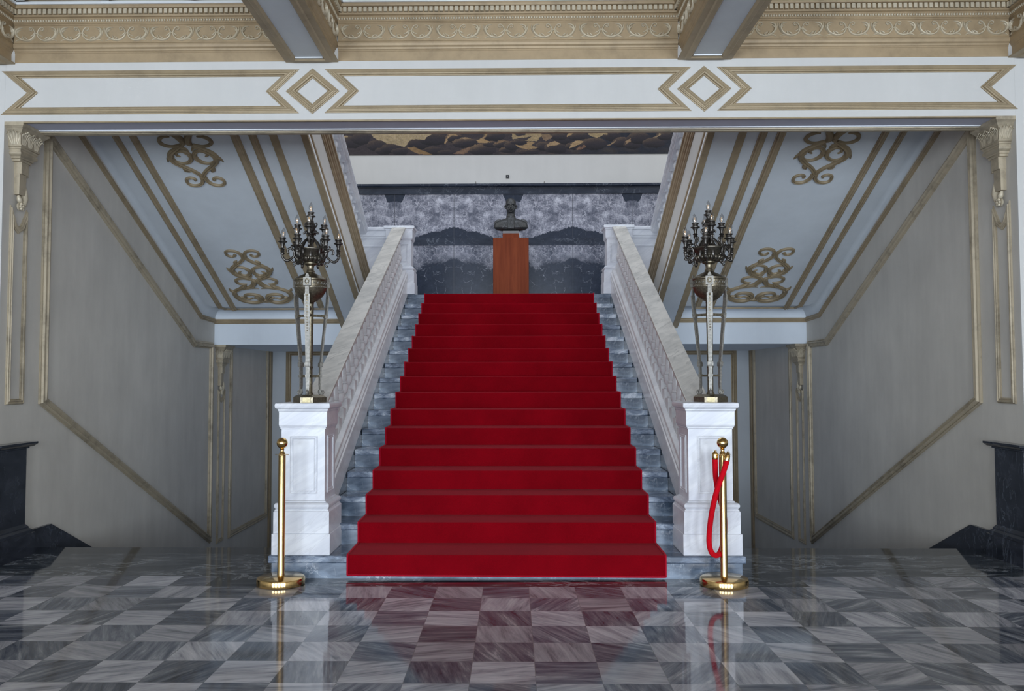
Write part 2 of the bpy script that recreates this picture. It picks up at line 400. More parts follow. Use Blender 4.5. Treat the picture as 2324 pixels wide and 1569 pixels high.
# ---------------------------------------------------------------- setting: shell
struct(MB().box(-9, 9, HALL_BACK, 6.0, -.2, 0).box(-9, 9, 6.0, 7.186, -.2, 0).build('floor', M_TILE))
struct(MB().box(-A-.5, A+.5, 11.2, 14.2, -2.2, -2.0).build('floor', M_NAVY))
struct(MB().box(-A, A, 11.30, 13.97, 1.879, 2.16).box(-A, A, 11.36, 13.97, 2.16, 2.50).build('floor', M_BLUEF))
struct(MB().box(-A, A, 11.26, 13.97, 2.50, 2.539).build('floor', M_GM))
# side walls of the stairwell
for s, nm in ((-1, 'wall_left'), (1, 'wall_right')):
    struct(MB().box(s*A, s*(A+.4), YF+.012, 14.2, -2.2, 8).build(nm, M_WALL))
struct(MB().box(-A-.4, A+.4, 13.97, 14.3, -2.2, 2.0).build('wall_back', M_BLUE))
struct(MB().box(-A-.4, A+.4, 13.97, 14.3, 2.0, 8).build('wall_back', M_CREAM))
# hall walls
struct(MB().box(-9.3, -9, HALL_BACK, YF, 0, 4.6).build('wall_left', M_CREAM))
struct(MB().box(9, 9.3, HALL_BACK, YF, 0, 4.6).build('wall_right', M_CREAM))
struct(MB().box(-9.3, -A, YF, YF+.012, 0, 4.4).box(-9.3, -A-.4, YF+.012, YF+.3, 0, 4.6).box(A, 9.3, YF, YF+.012, 0, 4.4).box(A+.4, 9.3, YF+.012, YF+.3, 0, 4.6).build('wall_portal', M_CREAM))
mb = MB(); xs = [-9.3]
for x in OPEN_X: xs += [x-.85, x+.85]
xs.append(9.3)
for i in range(0, len(xs), 2): mb.box(xs[i], xs[i+1], HALL_BACK-.3, HALL_BACK, 0, 4.6)
for x in OPEN_X: mb.box(x-.85, x+.85, HALL_BACK-.3, HALL_BACK, 3.6, 4.6)
struct(mb.build('wall_entrance', M_CREAM))
for i, x in enumerate(OPEN_X):
    m = MB()
    for dx in (-.83, -.29, .27, .79): m.box(x+dx, x+dx+.04, HALL_BACK-.18, HALL_BACK-.12, 0, 3.6)
    for z in (0, 1.0, 2.7, 3.55): m.box(x-.85, x+.85, HALL_BACK-.18, HALL_BACK-.12, z, z+.05)
    struct(m.build('window_%d' % (i+1), M_GOLDD))
# ceilings
struct(MB().box(-9.3, 9.3, HALL_BACK, YB, 4.40, 4.6).build('ceiling', M_GOLDW))
struct(MB().box(-A-.4, A+.4, YB, YB+.2, 4.6, 8).build('wall_upper', M_CREAM))
mb = MB().box(-A-.4, -2.8, YB, 14.3, 8, 8.2).box(2.8, A+.4, YB, 14.3, 8, 8.2).box(-2.8, 2.8, YB, 8.05, 8, 8.2).box(-2.8, 2.8, 13.15, 14.3, 8, 8.2)
struct(mb.build('ceiling', M_CREAM))

# portal beam above the stairs
beam = MB(); beam.box(-A+.0005, A-.0005, YF, YB, 3.435, 4.40)
beam = struct(beam.build('wall_above_stairs', M_CREAM))
struct(MB().box(-A, A, YF+.022, YB-.14, 3.430, 3.436).build('panel', M_BLUE2, beam))
MB().sweep([(-A, YF+.011, 3.436), (A, YF+.011, 3.436)], (0, 0, -1), [(-.012, 0), (-.012, .012), (.01, .012), (.01, 0)], False).build('front_fillet', M_GOLD, beam)
MB().box(-A, A, YB-.142, YB-.115, 3.424, 3.436).build('white_fillet', M_WHITEEDGE, beam)
MB().sweep([(-A, YB-.055, 3.436), (A, YB-.055, 3.436)], (0, 0, -1), [(-.06, 0), (-.06, .012), (-.03, .012), (-.02, .022), (.02, .022), (.03, .014), (.06, .020), (.06, 0)], False).build('edge_moulding', M_GOLD2, beam)
# panels and lozenges on the beam face
zc, hz = 3.660, .145
W_ = .056
def ribbon(x0, x1, v0, v1):   # corner x0..x1, notch tips v0 / v1
    return [(x0, YF, zc+hz), (x1, YF, zc+hz), (v1, YF, zc), (x1, YF, zc-hz), (x0, YF, zc-hz), (v0, YF, zc)]
for x0, x1, v0, v1 in ((-3.885, -1.685, -3.715, -1.835), (-1.343, 1.37, -1.188, 1.22), (1.71, 3.875, 1.865, 3.71)):
    trim(MB().sweep(ribbon(x0, x1, v0, v1), (0, -1, 0), mould(W_, .022)), M_GOLD)
for cx_ in (-1.51, 1.54):
    trim(MB().sweep([(cx_, YF, zc+.142), (cx_+.165, YF, zc), (cx_, YF, zc-.142), (cx_-.165, YF, zc)], (0, -1, 0), mould(.058, .026)), M_GOLD)

# ---------------------------------------------------------------- coffered ceiling in front of the beam
def scroll_pts(sx=1):
    """one acanthus C-scroll, 0.17 wide, 0.11 high, origin at the pair centre, returns strokes (pts2d, widths)"""
    S = 1/8.94*.003395
    def T(l): return [(sx*(x-1013)*S, (595-y)*S) for x, y in l]
    return [
        (T([(1105, 500), (1125, 520), (1155, 505), (1160, 470), (1125, 455), (1080, 480), (1048, 540), (1040, 600), (1065, 660), (1130, 712), (1220, 728), (1320, 705), (1395, 650), (1428, 575), (1415, 505), (1370, 468), (1300, 455)]),
         [10, 10, 9, 9, 9, 10, 12, 12, 13, 14, 15, 17, 19, 20, 17, 11, 3]),
        (T([(1405, 640), (1440, 590), (1462, 520), (1462, 455)]), [12, 14, 10, 3]),
        (T([(1400, 560), (1385, 520), (1340, 500)]), [14, 10, 2]),
        (T([(1290, 722), (1370, 712), (1415, 725), (1450, 745)]), [10, 10, 7, 2]),
        (T([(1048, 560), (1068, 600), (1100, 625), (1145, 640)]), [5, 13, 10, 3]),
        (T([(1200, 700), (1235, 670), (1275, 640)]), [12, 12, 3]),
        (T([(1275, 700), (1300, 660), (1305, 625)]), [12, 10, 3]),
        (T([(1013, 590), (1045, 545)]), [10, 9]),
    ]
def frieze_pair():
    m = MB()
    for sx in (1, -1):
        for p, wd in scroll_pts(sx):
            m.stroke([(x, 0, z) for x, z in p], [q/8.94*.0034*1.35 for q in wd], (0, -1, 0), .9, 3)
    return m
def cornice(x0, x1, y, dirn, parent_name_x=None):
    """frieze + beads + dentils along +X at depth y (facing -Y) then placed by matrix dirn"""
    L = x1-x0
    prof = [(0, 3.900), (.004, 3.900), (.004, 3.972), (.008, 3.976), (.008, 3.984), (.014, 3.988), (.018, 4.000), (.030, 4.010), (.034, 4.026), (.034, 4.040), (.028, 4.044), (.022, 4.050), (.022, 4.186), (.028, 4.190), (.028, 4.198),
            (.034, 4.200), (.034, 4.245), (.048, 4.250), (.050, 4.262), (.040, 4.268), (.040, 4.306), (.066, 4.310), (.072, 4.324), (.072, 4.334), (0, 4.334)]
    m = MB(); m.loft([[dirn(x0, n, z) for n, z in prof], [dirn(x1, n, z) for n, z in prof]])
    root = trim(m, M_GOLDW)
    d = MB(); n = max(1, round(L/.0398)); p = L/n
    for i in range(n):
        a = x0+(i+.5)*p
        c = [dirn(a-.0125, .036, 4.268), dirn(a+.0125, .036, 4.268), dirn(a+.0125, .062, 4.268), dirn(a-.0125, .062, 4.268)]
        e = [dirn(a-.0125, .036, 4.305), dirn(a+.0125, .036, 4.305), dirn(a+.0125, .062, 4.305), dirn(a-.0125, .062, 4.305)]
        d.hexa(c+e)
    d.build('dentil_course', M_GOLDP, root)
    d = MB(); n = max(1, round(L/.0208)); p = L/n
    for i in range(n):
        c = Vector(dirn(x0+(i+.5)*p, .036, 4.222)); r = .0088
        rings = []
        for za, ra in ((-1, .25), (-.6, .8), (0, 1), (.6, .8), (1, .25)):
            rings.append([c+Vector((ra*r*math.cos(k*PI/3), ra*r*math.sin(k*PI/3), za*r*1.25)) for k in range(6)])
        d.loft(rings)
    d.build('bead_course', M_GOLDP, root, 80)
    MB().loft([[dirn(x0, nn, z) for nn, z in ((0, 4.334), (.085, 4.334), (.085, 4.352), (0, 4.352))], [dirn(x1, nn, z) for nn, z in ((0, 4.334), (.085, 4.334), (.085, 4.352), (0, 4.352))]]).build('white_fillet', M_WHITEEDGE, root)
    return root
FP = frieze_pair(); fp_mesh = None
def add_scrolls(root, n, x0, x1, place, rot):
    global fp_mesh
    p = (x1-x0)/n
    for i in range(n):
        if fp_mesh is None:
            o = FP.build('acanthus_scroll', M_GOLDP, root, 50); fp_mesh = o.data
        else:
            o = bpy.data.objects.new('acanthus_scroll', fp_mesh); COL.objects.link(o); o.parent = root
        o.location = place(x0+(i+.5)*p); o.rotation_euler = (0, 0, rot)
for x0, x1, n in ((-3.86, -1.722, 6), (-1.31, 1.338, 7), (1.755, 3.89, 6)):
    r = cornice(x0, x1, YF, lambda a, nn, z: (a, YF-nn, z))
    if n == 7: add_scrolls(r, 7, -1.30, 1.30, lambda a: (a, YF-.022, 4.118), 0)
    else:
        q = (x1-x0)/n
        add_scrolls(r, n, x0, x1, lambda a: (a, YF-.022, 4.118), 0)
# cross beams running towards the viewer
for k, (x0, x1, lab) in enumerate(((-4.30, -3.86, ''), (-1.722, -1.310, ''), (1.338, 1.755, ''), (3.89, 4.33, ''))):
    b = struct(MB().box(x0+.035, x1-.035, -1, YF, 3.90, 4.40).build('ceiling', M_GOLDW))
    MB().box(x0+.10, x1-.10, -1, YF-.10, 3.892, 3.901).build('soffit_panel', M_BLUE, b)
    mm = MB()
    mm.sweep([(x0+.075, -1, 3.900), (x0+.075, YF-.065, 3.900), (x1-.075, YF-.065, 3.900), (x1-.075, -1, 3.900)], (0, 0, -1), [(-.075, 0), (-.075, .010), (-.03, .012), (-.02, .022), (.01, .024), (.02, .012), (.03, 0)], False)
    mm.build('edge_moulding', M_GOLD, b)
    MB().box(x0+.10, x1-.10, YF-.112, YF-.098, 3.884, 3.901).build('white_fillet', M_WHITEEDGE, b)
    for s, xx in ((1, x1-.035), (-1, x0+.035)):
        if (k == 0 and s < 0) or (k == 3 and s > 0): continue
        r = cornice(4.0, YF, 0, (lambda a, nn, z, s=s, xx=xx: (xx+s*nn, a, z)))
        add_scrolls(r, 7, 3.94, YF-.0, (lambda a, s=s, xx=xx: (xx+s*.022, a, 4.118)), s*PI/2)
# coffer ribs
for x0, x1 in ((-3.78, -1.79), (-1.25, 1.27), (1.82, 3.81)):
    n = 3; p = (x1-x0)/n; m = MB()
    for i in range(n+1): m.box(x0+i*p-.03, x0+i*p+.03, 2, 6.46, 4.36, 4.40)
    for y in (5.2, 4.0): m.box(x0, x1, y-.03, y+.03, 4.36, 4.40)
    trim(m, M_WHITEEDGE)

# ---------------------------------------------------------------- side wall mouldings
for s in (-1, 1):
    N = (-s, 0, 0); X = s*A
    def P(y, z): return (X, y, z)
    pr = mould(.088, .045)
    def orient(path): return path if s > 0 else path
    trim(MB().sweep([P(7.15, 1.235), P(7.15, 3.50), P(10.56, 1.865), P(11.165, 1.865), P(11.165, -.66)], N, pr), M_GOLD2)
    # narrow pilaster strip panel under the corbel
    trim(MB().sweep([P(6.655, 1.235), P(6.655, 2.73), P(6.70, 2.64), P(6.75, 2.61), P(6.80, 2.64), P(6.85, 2.73), P(6.85, 1.235)], N, mould(.045, .025)), M_GOLD2)
    trim(MB().sweep([P(11.475, -.76), P(11.475, 1.22), P(11.53, 1.16), P(11.59, 1.13), P(11.65, 1.16), P(11.70, 1.22), P(11.70, -.76)], N, mould(.05, .022)), M_GOLD2)
    trim(MB().sweep([P(11.97, -.76), P(11.97, 1.93), P(13.75, 1.93), P(13.75, -.76)], N, mould(.085, .028)), M_GOLD2)
    trim(MB().box(X, X-s*.03, 13.87, 13.97, -2, 1.879), M_GOLD)
    # moulding under the soffit, then across the landing face
    m = MB().sweep([P(6.90, soff(6.9)-.125), P(10.79, soff(10.79)-.125), P(11.30, 2.198)], N, mould(.06, .030), False)
    m.sweep([(s*A, 11.30, 2.192), (s*2.15, 11.30, 2.192)], (0, -1, 0), mould(.062, .028), False)
    trim(m, M_GOLD)
# panels on the back wall below the landing
trim(MB().sweep([(-3.64, 13.97, 1.86), (3.66, 13.97, 1.86), (3.66, 13.97, -1.6), (-3.64, 13.97, -1.6)], (0, -1, 0), mould(.09, .03)), M_GOLD)

# black marble dado and skirting
for s, side in ((-1, 'left'), (1, 'right')):
    X = s*A; m = MB()
    def ring(pr, e0, e1):  # pr (projection, z): wraps pier from y=e0 to e1
        m.loft([[(X, e1+p, z), (X-s*p, e1+p, z), (X-s*p, e0-p, z), (X+s*5.0, e0-p, z), (X+s*5.0, e0, z), (X, e0, z)] for p, z in pr])
    ring([(.10, 0), (.10, .175), (.085, .18), (.085, .20), (.065, .215), (.065, .225), (.045, .25), (.045, .852), (.06, .857), (.06, .866), (.085, .874), (.10, .889), (.105, .892), (.105, .908), (0, .908)], YF-.0, 6.83)
    # skirting that rises and then follows the descending flight
    sk = [(6.83, 0), (6.83, .175), (6.95, .178), (7.30, .178), (8.05, -.173), (11.2, -1.64), (11.2, -1.9), (7.19, -.03), (7.19, 0)]
    m.loft([[(X, y, z) for y, z in sk], [(X-s*.03, y, z) for y, z in sk]])
    struct(m.build('baseboard_%s' % side, M_BLACK))

# ---------------------------------------------------------------- marble back wall (upper landing)
YW = 13.97
b = struct(MB().box(-A, A, YW-.02, YW, 3.745, 4.479).build('wall_back', M_BOOKU))
MB().box(-A, A, YW-.02, YW, 2.60, 3.628).build('lower_slabs', M_BOOKL, b)
MB().box(-A, A, YW-.03, YW, 3.628, 3.745).box(-A, A, YW-.03, YW, 2.539, 2.60).box(-A, A, YW-.035, YW, 4.479, 4.585).build('dark_band', M_NAVY, b)
m = MB(); m.loft([[(x, YW-p, z) for p, z in ((0, 4.583), (.05, 4.583), (.05, 4.592), (.075, 4.598), (.085, 4.61), (.085, 4.641), (0, 4.641))] for x in (-A, A)])
m.build('cap_shelf', M_NAVY, b)
for x in (-.558, .574):
    tag(MB().box(x-.009, x+.009, YW-.05, YW-.032, 4.641, 4.662).lathe([(.006, 0), (.006, .02), (.002, .024)], (x, YW-.04, 4.66), 8).build('small_peg', M_STEEL),
        'tiny metal peg on the dark marble shelf, %s of the black square sign' % ('left' if x < 0 else 'right'), 'peg')
sg = tag(MB().box(-.058, -.006, YW-.012, YW, 4.748, 4.800).build('wall_sign', M_SIGN), 'tiny black square sign on the cream wall below the mural', 'sign')
MB().tube([(-.036, YW-.014, 4.785), (-.026, YW-.014, 4.780), (-.030, YW-.014, 4.768), (-.024, YW-.014, 4.760)], .0025, 5).build('pale_mark', M_SIGNW, sg)

# mural
def build_mural():
    x0, x1, z0, z1 = -3.9, 3.9, 5.143, 7.0
    def inpoly(u, v, poly):
        c = False; j = len(poly)-1
        for i in range(len(poly)):
            (a, b), (d, e) = poly[i], poly[j]
            if (b > v) != (e > v) and u < (d-a)*(v-b)/(e-b)+a: c = not c
            j = i
        return c
    L = lambda l: [(760+a/5.81, 290+b/5.81) for a, b in l]
    Rr = lambda l: [(1160+a/5.81, 290+b/5.81) for a, b in l]
    gold = (.42, .30, .135)
    polys = [(L([(465, -400), (480, 95), (530, 135), (555, 155), (620, 160), (680, 200), (740, 198), (800, 210), (860, 235), (915, 250), (940, 230), (970, 170), (1010, 150), (1100, 138), (1180, 155), (1230, 110), (1290, 75), (1400, 66), (1420, -400)]), (.46, .345, .17)),
             (L([(90, 100), (150, 95), (160, 105), (100, 132)]), gold),
             (L([(955, 265), (1050, 245), (1140, 290), (1230, 320), (1300, 352), (1120, 352), (1010, 300)]), (.30, .18, .07)),
             (L([(1440, 200), (1480, 120), (1530, 65), (1590, 60), (1640, 105), (1560, 85), (1500, 130), (1460, 215)]), (.42, .27, .12)),
             (L([(1660, 130), (1720, 115), (1800, 130), (1720, 145)]), (.38, .25, .12)),
             (L([(1880, 170), (1930, 135), (2000, 155), (2060, 190), (1980, 200), (1900, 200)]), (.42, .27, .11)),
             (L([(1960, 130), (1990, 80), (2060, 66), (2010, 95), (1980, 150)]), (.36, .23, .10)),
             (L([(2110, 210), (2180, 170), (2260, 175), (2180, 200)]), (.28, .17, .08)),
             (L([(1560, 340), (1680, 290), (1800, 260), (1760, 310), (1700, 352)]), (.22, .13, .07)),
             (Rr([(25, 60), (30, 150), (180, 130), (300, 100), (200, 170), (270, 175), (350, 180), (420, 100), (410, 55), (220, 50), (200, 90), (100, 110)]), gold),
             (Rr([(50, 215), (120, 240), (200, 220), (240, 175), (330, 200), (270, 240), (380, 262), (250, 292), (120, 268)]), (.40, .26, .11)),
             (Rr([(410, 80), (520, 90), (570, 130), (470, 180), (430, 150)]), (.25, .16, .08)),
             (Rr([(485, 255), (500, 205), (590, 175), (680, 215), (600, 230), (520, 245)]), (.42, .28, .13)),
             (Rr([(755, 130), (770, 60), (760, -200), (960, -200), (950, 72), (850, 66), (800, 100)]), (.44, .29, .12)),
             (Rr([(1040, 90), (1060, 50), (1050, -200), (1290, -200), (1285, 90), (1200, 118), (1160, 145), (1080, 115)]), gold),
             (Rr([(790, 285), (795, 215), (900, 170), (960, 185), (930, 225), (860, 250)]), (.44, .29, .13)),
             (Rr([(860, 290), (990, 230), (1010, 260), (900, 310)]), (.20, .11, .06)),
             (Rr([(1280, 245), (1400, 168), (1395, 190), (1310, 243)]), (.36, .24, .12)),
             (Rr([(1520, 235), (1545, 170), (1600, 148), (1590, 190)]), (.36, .23, .11)),
             (Rr([(1375, -50), (1450, -50), (1440, 60), (1420, 75)]), (.40, .27, .12)),
             (Rr([(1890, 138), (1990, 88), (2015, 98), (1930, 135)]), (.34, .24, .12))]
    rr = random.Random(5); rocks = []
    def rk(f, x, y, ra, rb, lit=1.0): u, v = f([(x, y)])[0]; rocks.append((u, v, ra, rb, lit))
    for x, y, ra, rb in ((230, 180, 26, 14), (330, 130, 22, 14), (560, 230, 26, 13), (640, 300, 20, 9), (740, 270, 26, 12), (850, 310, 20, 8), (1100, 205, 28, 13), (1300, 150, 34, 14), (1300, 300, 26, 9), (1480, 330, 22, 6)):
        rk(L, x, y, ra, rb, .35)
    for x, y, ra, rb in ((1580, 130, 20, 12), (1720, 200, 30, 12), (1960, 290, 32, 14), (2110, 110, 26, 11), (2050, 210, 18, 7), (2230, 220, 22, 10), (2290, 300, 20, 7)): rk(L, x, y, ra, rb, 1)
    for x, y, ra, rb in ((30, 240, 20, 12), (120, 190, 20, 6), (240, 330, 26, 6), (450, 250, 20, 10), (600, 270, 26, 14), (720, 160, 16, 10), (640, 120, 20, 8), (900, 120, 26, 9), (880, 250, 26, 10), (1120, 220, 30, 14), (1350, 110, 20, 12), (1480, 200, 22, 12), (1620, 230, 20, 12), (1700, 140, 26, 14), (1900, 210, 26, 12), (2050, 120, 20, 10)): rk(Rr, x, y, ra, rb, .55)
    nx, nz1, nz2 = 1100, 70, 8
    zs = [z0+(5.55-z0)*i/nz1 for i in range(nz1+1)]+[5.55+(z1-5.55)*(i+1)/nz2 for i in range(nz2)]
    boxes = [(min(p[0] for p in q)-4, max(p[0] for p in q)+4, min(p[1] for p in q)-4, max(p[1] for p in q)+4) for q, g in polys]
    vs = []; cols = []; fs = []
    for j, z in enumerate(zs):
        for i in range(nx+1):
            x = x0+(x1-x0)*i/nx; u = 1158+x*138.0; v = 351-(z-5.143)*138.3
            vs.append((x, YW-.012, z))
            n = noise.noise(Vector((x*5, z*7, 0)))*.5+.5; n2 = noise.noise(Vector((x*17, z*30, 4)))*.5+.5; n3 = noise.noise(Vector((x*45, z*60, 9)))*.5+.5
            uu = u+(n2-.5)*6+(n3-.5)*3; vv = v+(n-.5)*4+(n2-.5)*3
            t = .35+.5*n2+.3*n3; side = min(1, max(0, (u-1230)/140))
            c = [(.060*(1-side)+.024*side)*t, (.045*(1-side)+.027*side)*t, (.050*(1-side)+.042*side)*t]
            c = [q+.05*max(0, n-.55)*w_ for q, w_ in zip(c, (2.2, 1.4, .5))]
            for (a, b, ra, rb, lit0) in rocks:
                du, dv = (uu-a)/ra, (vv-b)/rb; d = du*du+dv*dv
                if d < 1:
                    rim = max(0, -dv*.9-du*.35); sh = max(0, dv)
                    lit = lit0*rim*(.35+.65*d)*(.55+.9*n3)
                    base = .75-.5*sh
                    c = [.040*base+.20*lit, .032*base+.125*lit, .040*base+.055*lit]
            for (poly, g), bb in zip(polys, boxes):
                if bb[0] < uu < bb[1] and bb[2] < vv < bb[3] and inpoly(uu, vv, poly):
                    k = (.55+.55*n2+.25*n3)*(.75+.35*n); c = [g[0]*k, g[1]*k, g[2]*k*(.9+.5*n3)]
            cols.append((*c, 1))
    W1 = nx+1
    for j in range(len(zs)-1):
        for i in range(nx): fs.append((j*W1+i, j*W1+i+1, (j+1)*W1+i+1, (j+1)*W1+i))
    b0 = len(vs); nzv = len(zs)-1
    vs += [(x0, YW-.002, z0), (x1, YW-.002, z0), (x1, YW-.002, z1), (x0, YW-.002, z1)]; cols += [(.03, .025, .02, 1)]*4
    fs += [(0, b0, b0+1, nx), (nzv*W1, nzv*W1+nx, b0+2, b0+3)]
    me = bpy.data.meshes.new('mural'); me.from_pydata(vs, [], fs)
    ca = me.color_attributes.new('paint', 'FLOAT_COLOR', 'POINT'); ca.data.foreach_set('color', np.array(cols, dtype=np.float32).ravel())
    me.materials.append(M_MURAL); o = bpy.data.objects.new('mural_painting', me); COL.objects.link(o)
    tag(o, 'wide dark mural of brown rocks under a gold sky on the upper back wall', 'painting')
build_mural()

# ---------------------------------------------------------------- corbels
def corbel(Yc, s, label, zt=3.435):
    X = s*A
    root = empty('wall_corbel', (X, Yc, zt-.75), label, 'corbel', None)
    def sec(hy, pj, z): return [(X-s*0, Yc-hy, zt+z), (X-s*pj, Yc-hy, zt+z), (X-s*pj, Yc+hy, zt+z), (X, Yc+hy, zt+z)]
    L = (X, Yc, zt-.75)
    MB().loft([sec(.19, .15, 0), sec(.19, .15, -.028), sec(.182, .142, -.034), sec(.172, .132, -.044)]).build('abacus', M_GOLD2, root, local=L)
    MB().loft([sec(.170, .134, -.044), sec(.150, .112, -.075), sec(.138, .102, -.12), sec(.130, .098, -.165)]).build('capital_bell', M_GOLD2, root, local=L)
    # acanthus leaves on the bell
    m = MB()
    def leaf(c, wdir, N, h, w):
        c = Vector(c); wdir = Vector(wdir); N = Vector(N)
        for k in (-2, -1, 0, 1, 2):
            p0 = c+wdir*k*w*.10; p1 = c+wdir*k*w*.22+Vector((0, 0, h*.5))+N*.004; p2 = c+wdir*k*w*.27+Vector((0, 0, h*(.92-.10*abs(k))))+N*(.030-.003*abs(k)); p3 = p2+N*.012-Vector((0, 0, h*.10))
            m.tube([p0, p1, p2, p3], [w*.05, w*.075, w*.07, w*.03], 6, 4, .7)
    leaf((X-s*.052, Yc-.132, zt-.165), (1, 0, 0), (0, -1, 0), .115, .095)
    for yy in (-.085, 0, .085):
        leaf((X-s*.098, Yc+yy, zt-.165), (0, 1, 0), (-s, 0, 0), .115, .085)
    m.build('acanthus_leaves', M_GOLDP, root, 60, local=L)
    MB().loft([sec(.132, .104, -.165), sec(.132, .104, -.178), sec(.122, .096, -.182), sec(.122, .096, -.195), sec(.112, .088, -.200), sec(.112, .088, -.212),
               sec(.120, .094, -.218), sec(.118, .096, -.235), sec(.105, .085, -.245), sec(.092, .076, -.250), sec(.092, .076, -.262), sec(.078, .068, -.266), sec(.078, .068, -.284)]).build('moulded_neck', M_GOLD2, root, 35, local=L)
    MB().loft([sec(.050, .062, -.284), sec(.050, .062, -.378)]).loft([sec(.046, .048, -.378), sec(.044, .044, -.545)]).build('tapered_block', M_GOLD2, root, local=L)
    m = MB()
    for k in range(9):
        z = zt-.288-k*.0105; m.tube([(X-s*.012, Yc+.066, z), (X-s*.030, Yc+.072, z-.004), (X-s*.044, Yc+.064, z-.008)], .0062, 6, 2)
    m.box(X, X-s*.05, Yc+.055, Yc+.078, zt-.384, zt-.378)
    m.build('twisted_rope_side', M_GOLD2, root, 60, local=L)
    m = MB()
    m.tube([(X-s*.02, Yc+.055, zt-.43), (X-s*.028, Yc+.060, zt-.50), (X-s*.03, Yc+.055, zt-.56), (X-s*.03, Yc+.03, zt-.62)], [.008, .020, .030, .026], 10, 5)
    m.tube([(X-s*.03, Yc-.03, zt-.55), (X-s*.034, Yc-.02, zt-.585), (X-s*.03, Yc+.01, zt-.60)], [.010, .022, .014], 8, 4)
    c = Vector((X-s*.04, Yc+.0, zt-.635))
    for k in range(6):
        a = k*PI/3; q = c+Vector((0, math.cos(a)*.022, math.sin(a)*.022)); m.lathe([(.002, 0), (.014, .004), (.012, .012), (.003, .016)], q, 8, (-s, 0, -.15))
    m.lathe([(.010, .0), (.012, .012), (.004, .022)], c, 8, (-s, 0, -.15))
    m.lathe([(.034, 0), (.030, .006), (.01, .010)], c+Vector((s*.02, 0, 0)), 12, (-s, 0, 0))
    m.build('flower_drop', M_GOLDP, root, 60, local=L)
    return root
corbel(6.73, -1, 'carved gold acanthus corbel under the left end of the white beam')
corbel(6.73, 1, 'carved gold acanthus corbel under the right end of the white beam')
corbel(11.50, -1, 'small shaded corbel below the landing at the left side wall', 1.879)
corbel(11.50, 1, 'small shaded corbel below the landing at the right side wall', 1.879)

# ---------------------------------------------------------------- upper flights
ZS = lambda n: n
ORN_L = [  # traced half ornament: (points in crop px, half widths px)
    ([(735+0, 0)], [0]),
]
def orn_points():
    # coordinates on the sloped soffit: a = across from the axis (metres), b = along the slope from the lower end
    S = []
    S.append(([(-.012, 1.085), (-.02, 1.15), (-.055, 1.205), (-.11, 1.22), (-.150, 1.19), (-.150, 1.125), (-.110, 1.095), (-.075, 1.12), (-.085, 1.145)], [.018, .016, .014, .013, .013, .013, .012, .012, .008]))
    S.append(([(.0, 1.13), (-.012, 1.06), (-.055, .985), (-.12, .915), (-.168, .845), (-.180, .775), (-.150, .705), (-.085, .645), (-.035, .600), (.0, .0)][:9], [.010, .017, .016, .018, .022, .026, .022, .017, .013]))
    S.append(([(-.035, .600), (-.020, .560), (-.035, .50), (-.065, .445), (-.130, .405), (-.200, .380), (-.262, .325), (-.285, .250), (-.270, .165), (-.215, .090), (-.140, .055), (-.065, .070), (-.030, .130), (-.045, .205), (-.090, .245), (-.150, .250), (-.190, .215), (-.190, .165), (-.155, .140), (-.120, .160)],
              [.013, .026, .026, .022, .017, .017, .020, .024, .024, .022, .020, .020, .022, .022, .018, .016, .015, .014, .013, .008]))
    S.append(([(-.160, .835), (-.115, .870), (-.060, .860), (-.022, .805), (-.022, .735), (-.060, .690), (-.105, .700), (-.125, .745), (-.100, .775)], [.006, .011, .014, .018, .018, .014, .012, .011, .006]))
    S.append(([(-.050, .600), (-.110, .622), (-.165, .612), (-.200, .570), (-.190, .515), (-.150, .485), (-.105, .490)], [.014, .012, .013, .015, .015, .013, .005]))
    S.append(([(-.160, .75), (-.205, .80), (-.225, .86)], [.02, .014, .002]))
    S.append(([(-.115, .93), (-.110, .975), (-.085, 1.01)], [.016, .018, .003]))
    S.append(([(-.200, .385), (-.150, .43), (-.120, .48)], [.018, .024, .005]))
    S.append(([(-.265, .30), (-.305, .345), (-.315, .39)], [.022, .014, .002]))
    S.append(([(-.115, .405), (-.060, .395), (-.010, .375)], [.012, .009, .002]))
    S.append(([(-.06, .63), (-.03, .66), (-.012, .70)], [.014, .012, .002]))
    S.append(([(-.055, .135), (-.085, .165), (-.120, .150)], [.02, .014, .002]))
    S.append(([(-.24, .17), (-.20, .175), (-.19, .21)], [.014, .012, .002]))
    S.append(([(-.050, .100), (0, .098)], [.018, .024]))
    return S
def ornament(s, y_low, up, label):
    """s: side, y_low: Y of the axis foot; up=True has its broad end at the foot"""
    xc = s*3.055; d = Vector((0, -1, SL)).normalized(); N = Vector((0, -SL, -1)).normalized()
    base = Vector((xc, y_low, soff(y_low)))
    m = MB()
    for pts, wd in orn_points():
        for mir in (1, -1):
            P3 = []
            for a, b in pts:
                bb = b if up else (1.275-b)
                P3.append(base+Vector((a*mir*1.22, 0, 0))+d*bb)
            m.stroke(P3, [q*1.32 for q in wd], N, .5, 5)
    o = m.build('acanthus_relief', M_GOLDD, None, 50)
    o2 = tag(o, label, 'relief ornament'); return o2
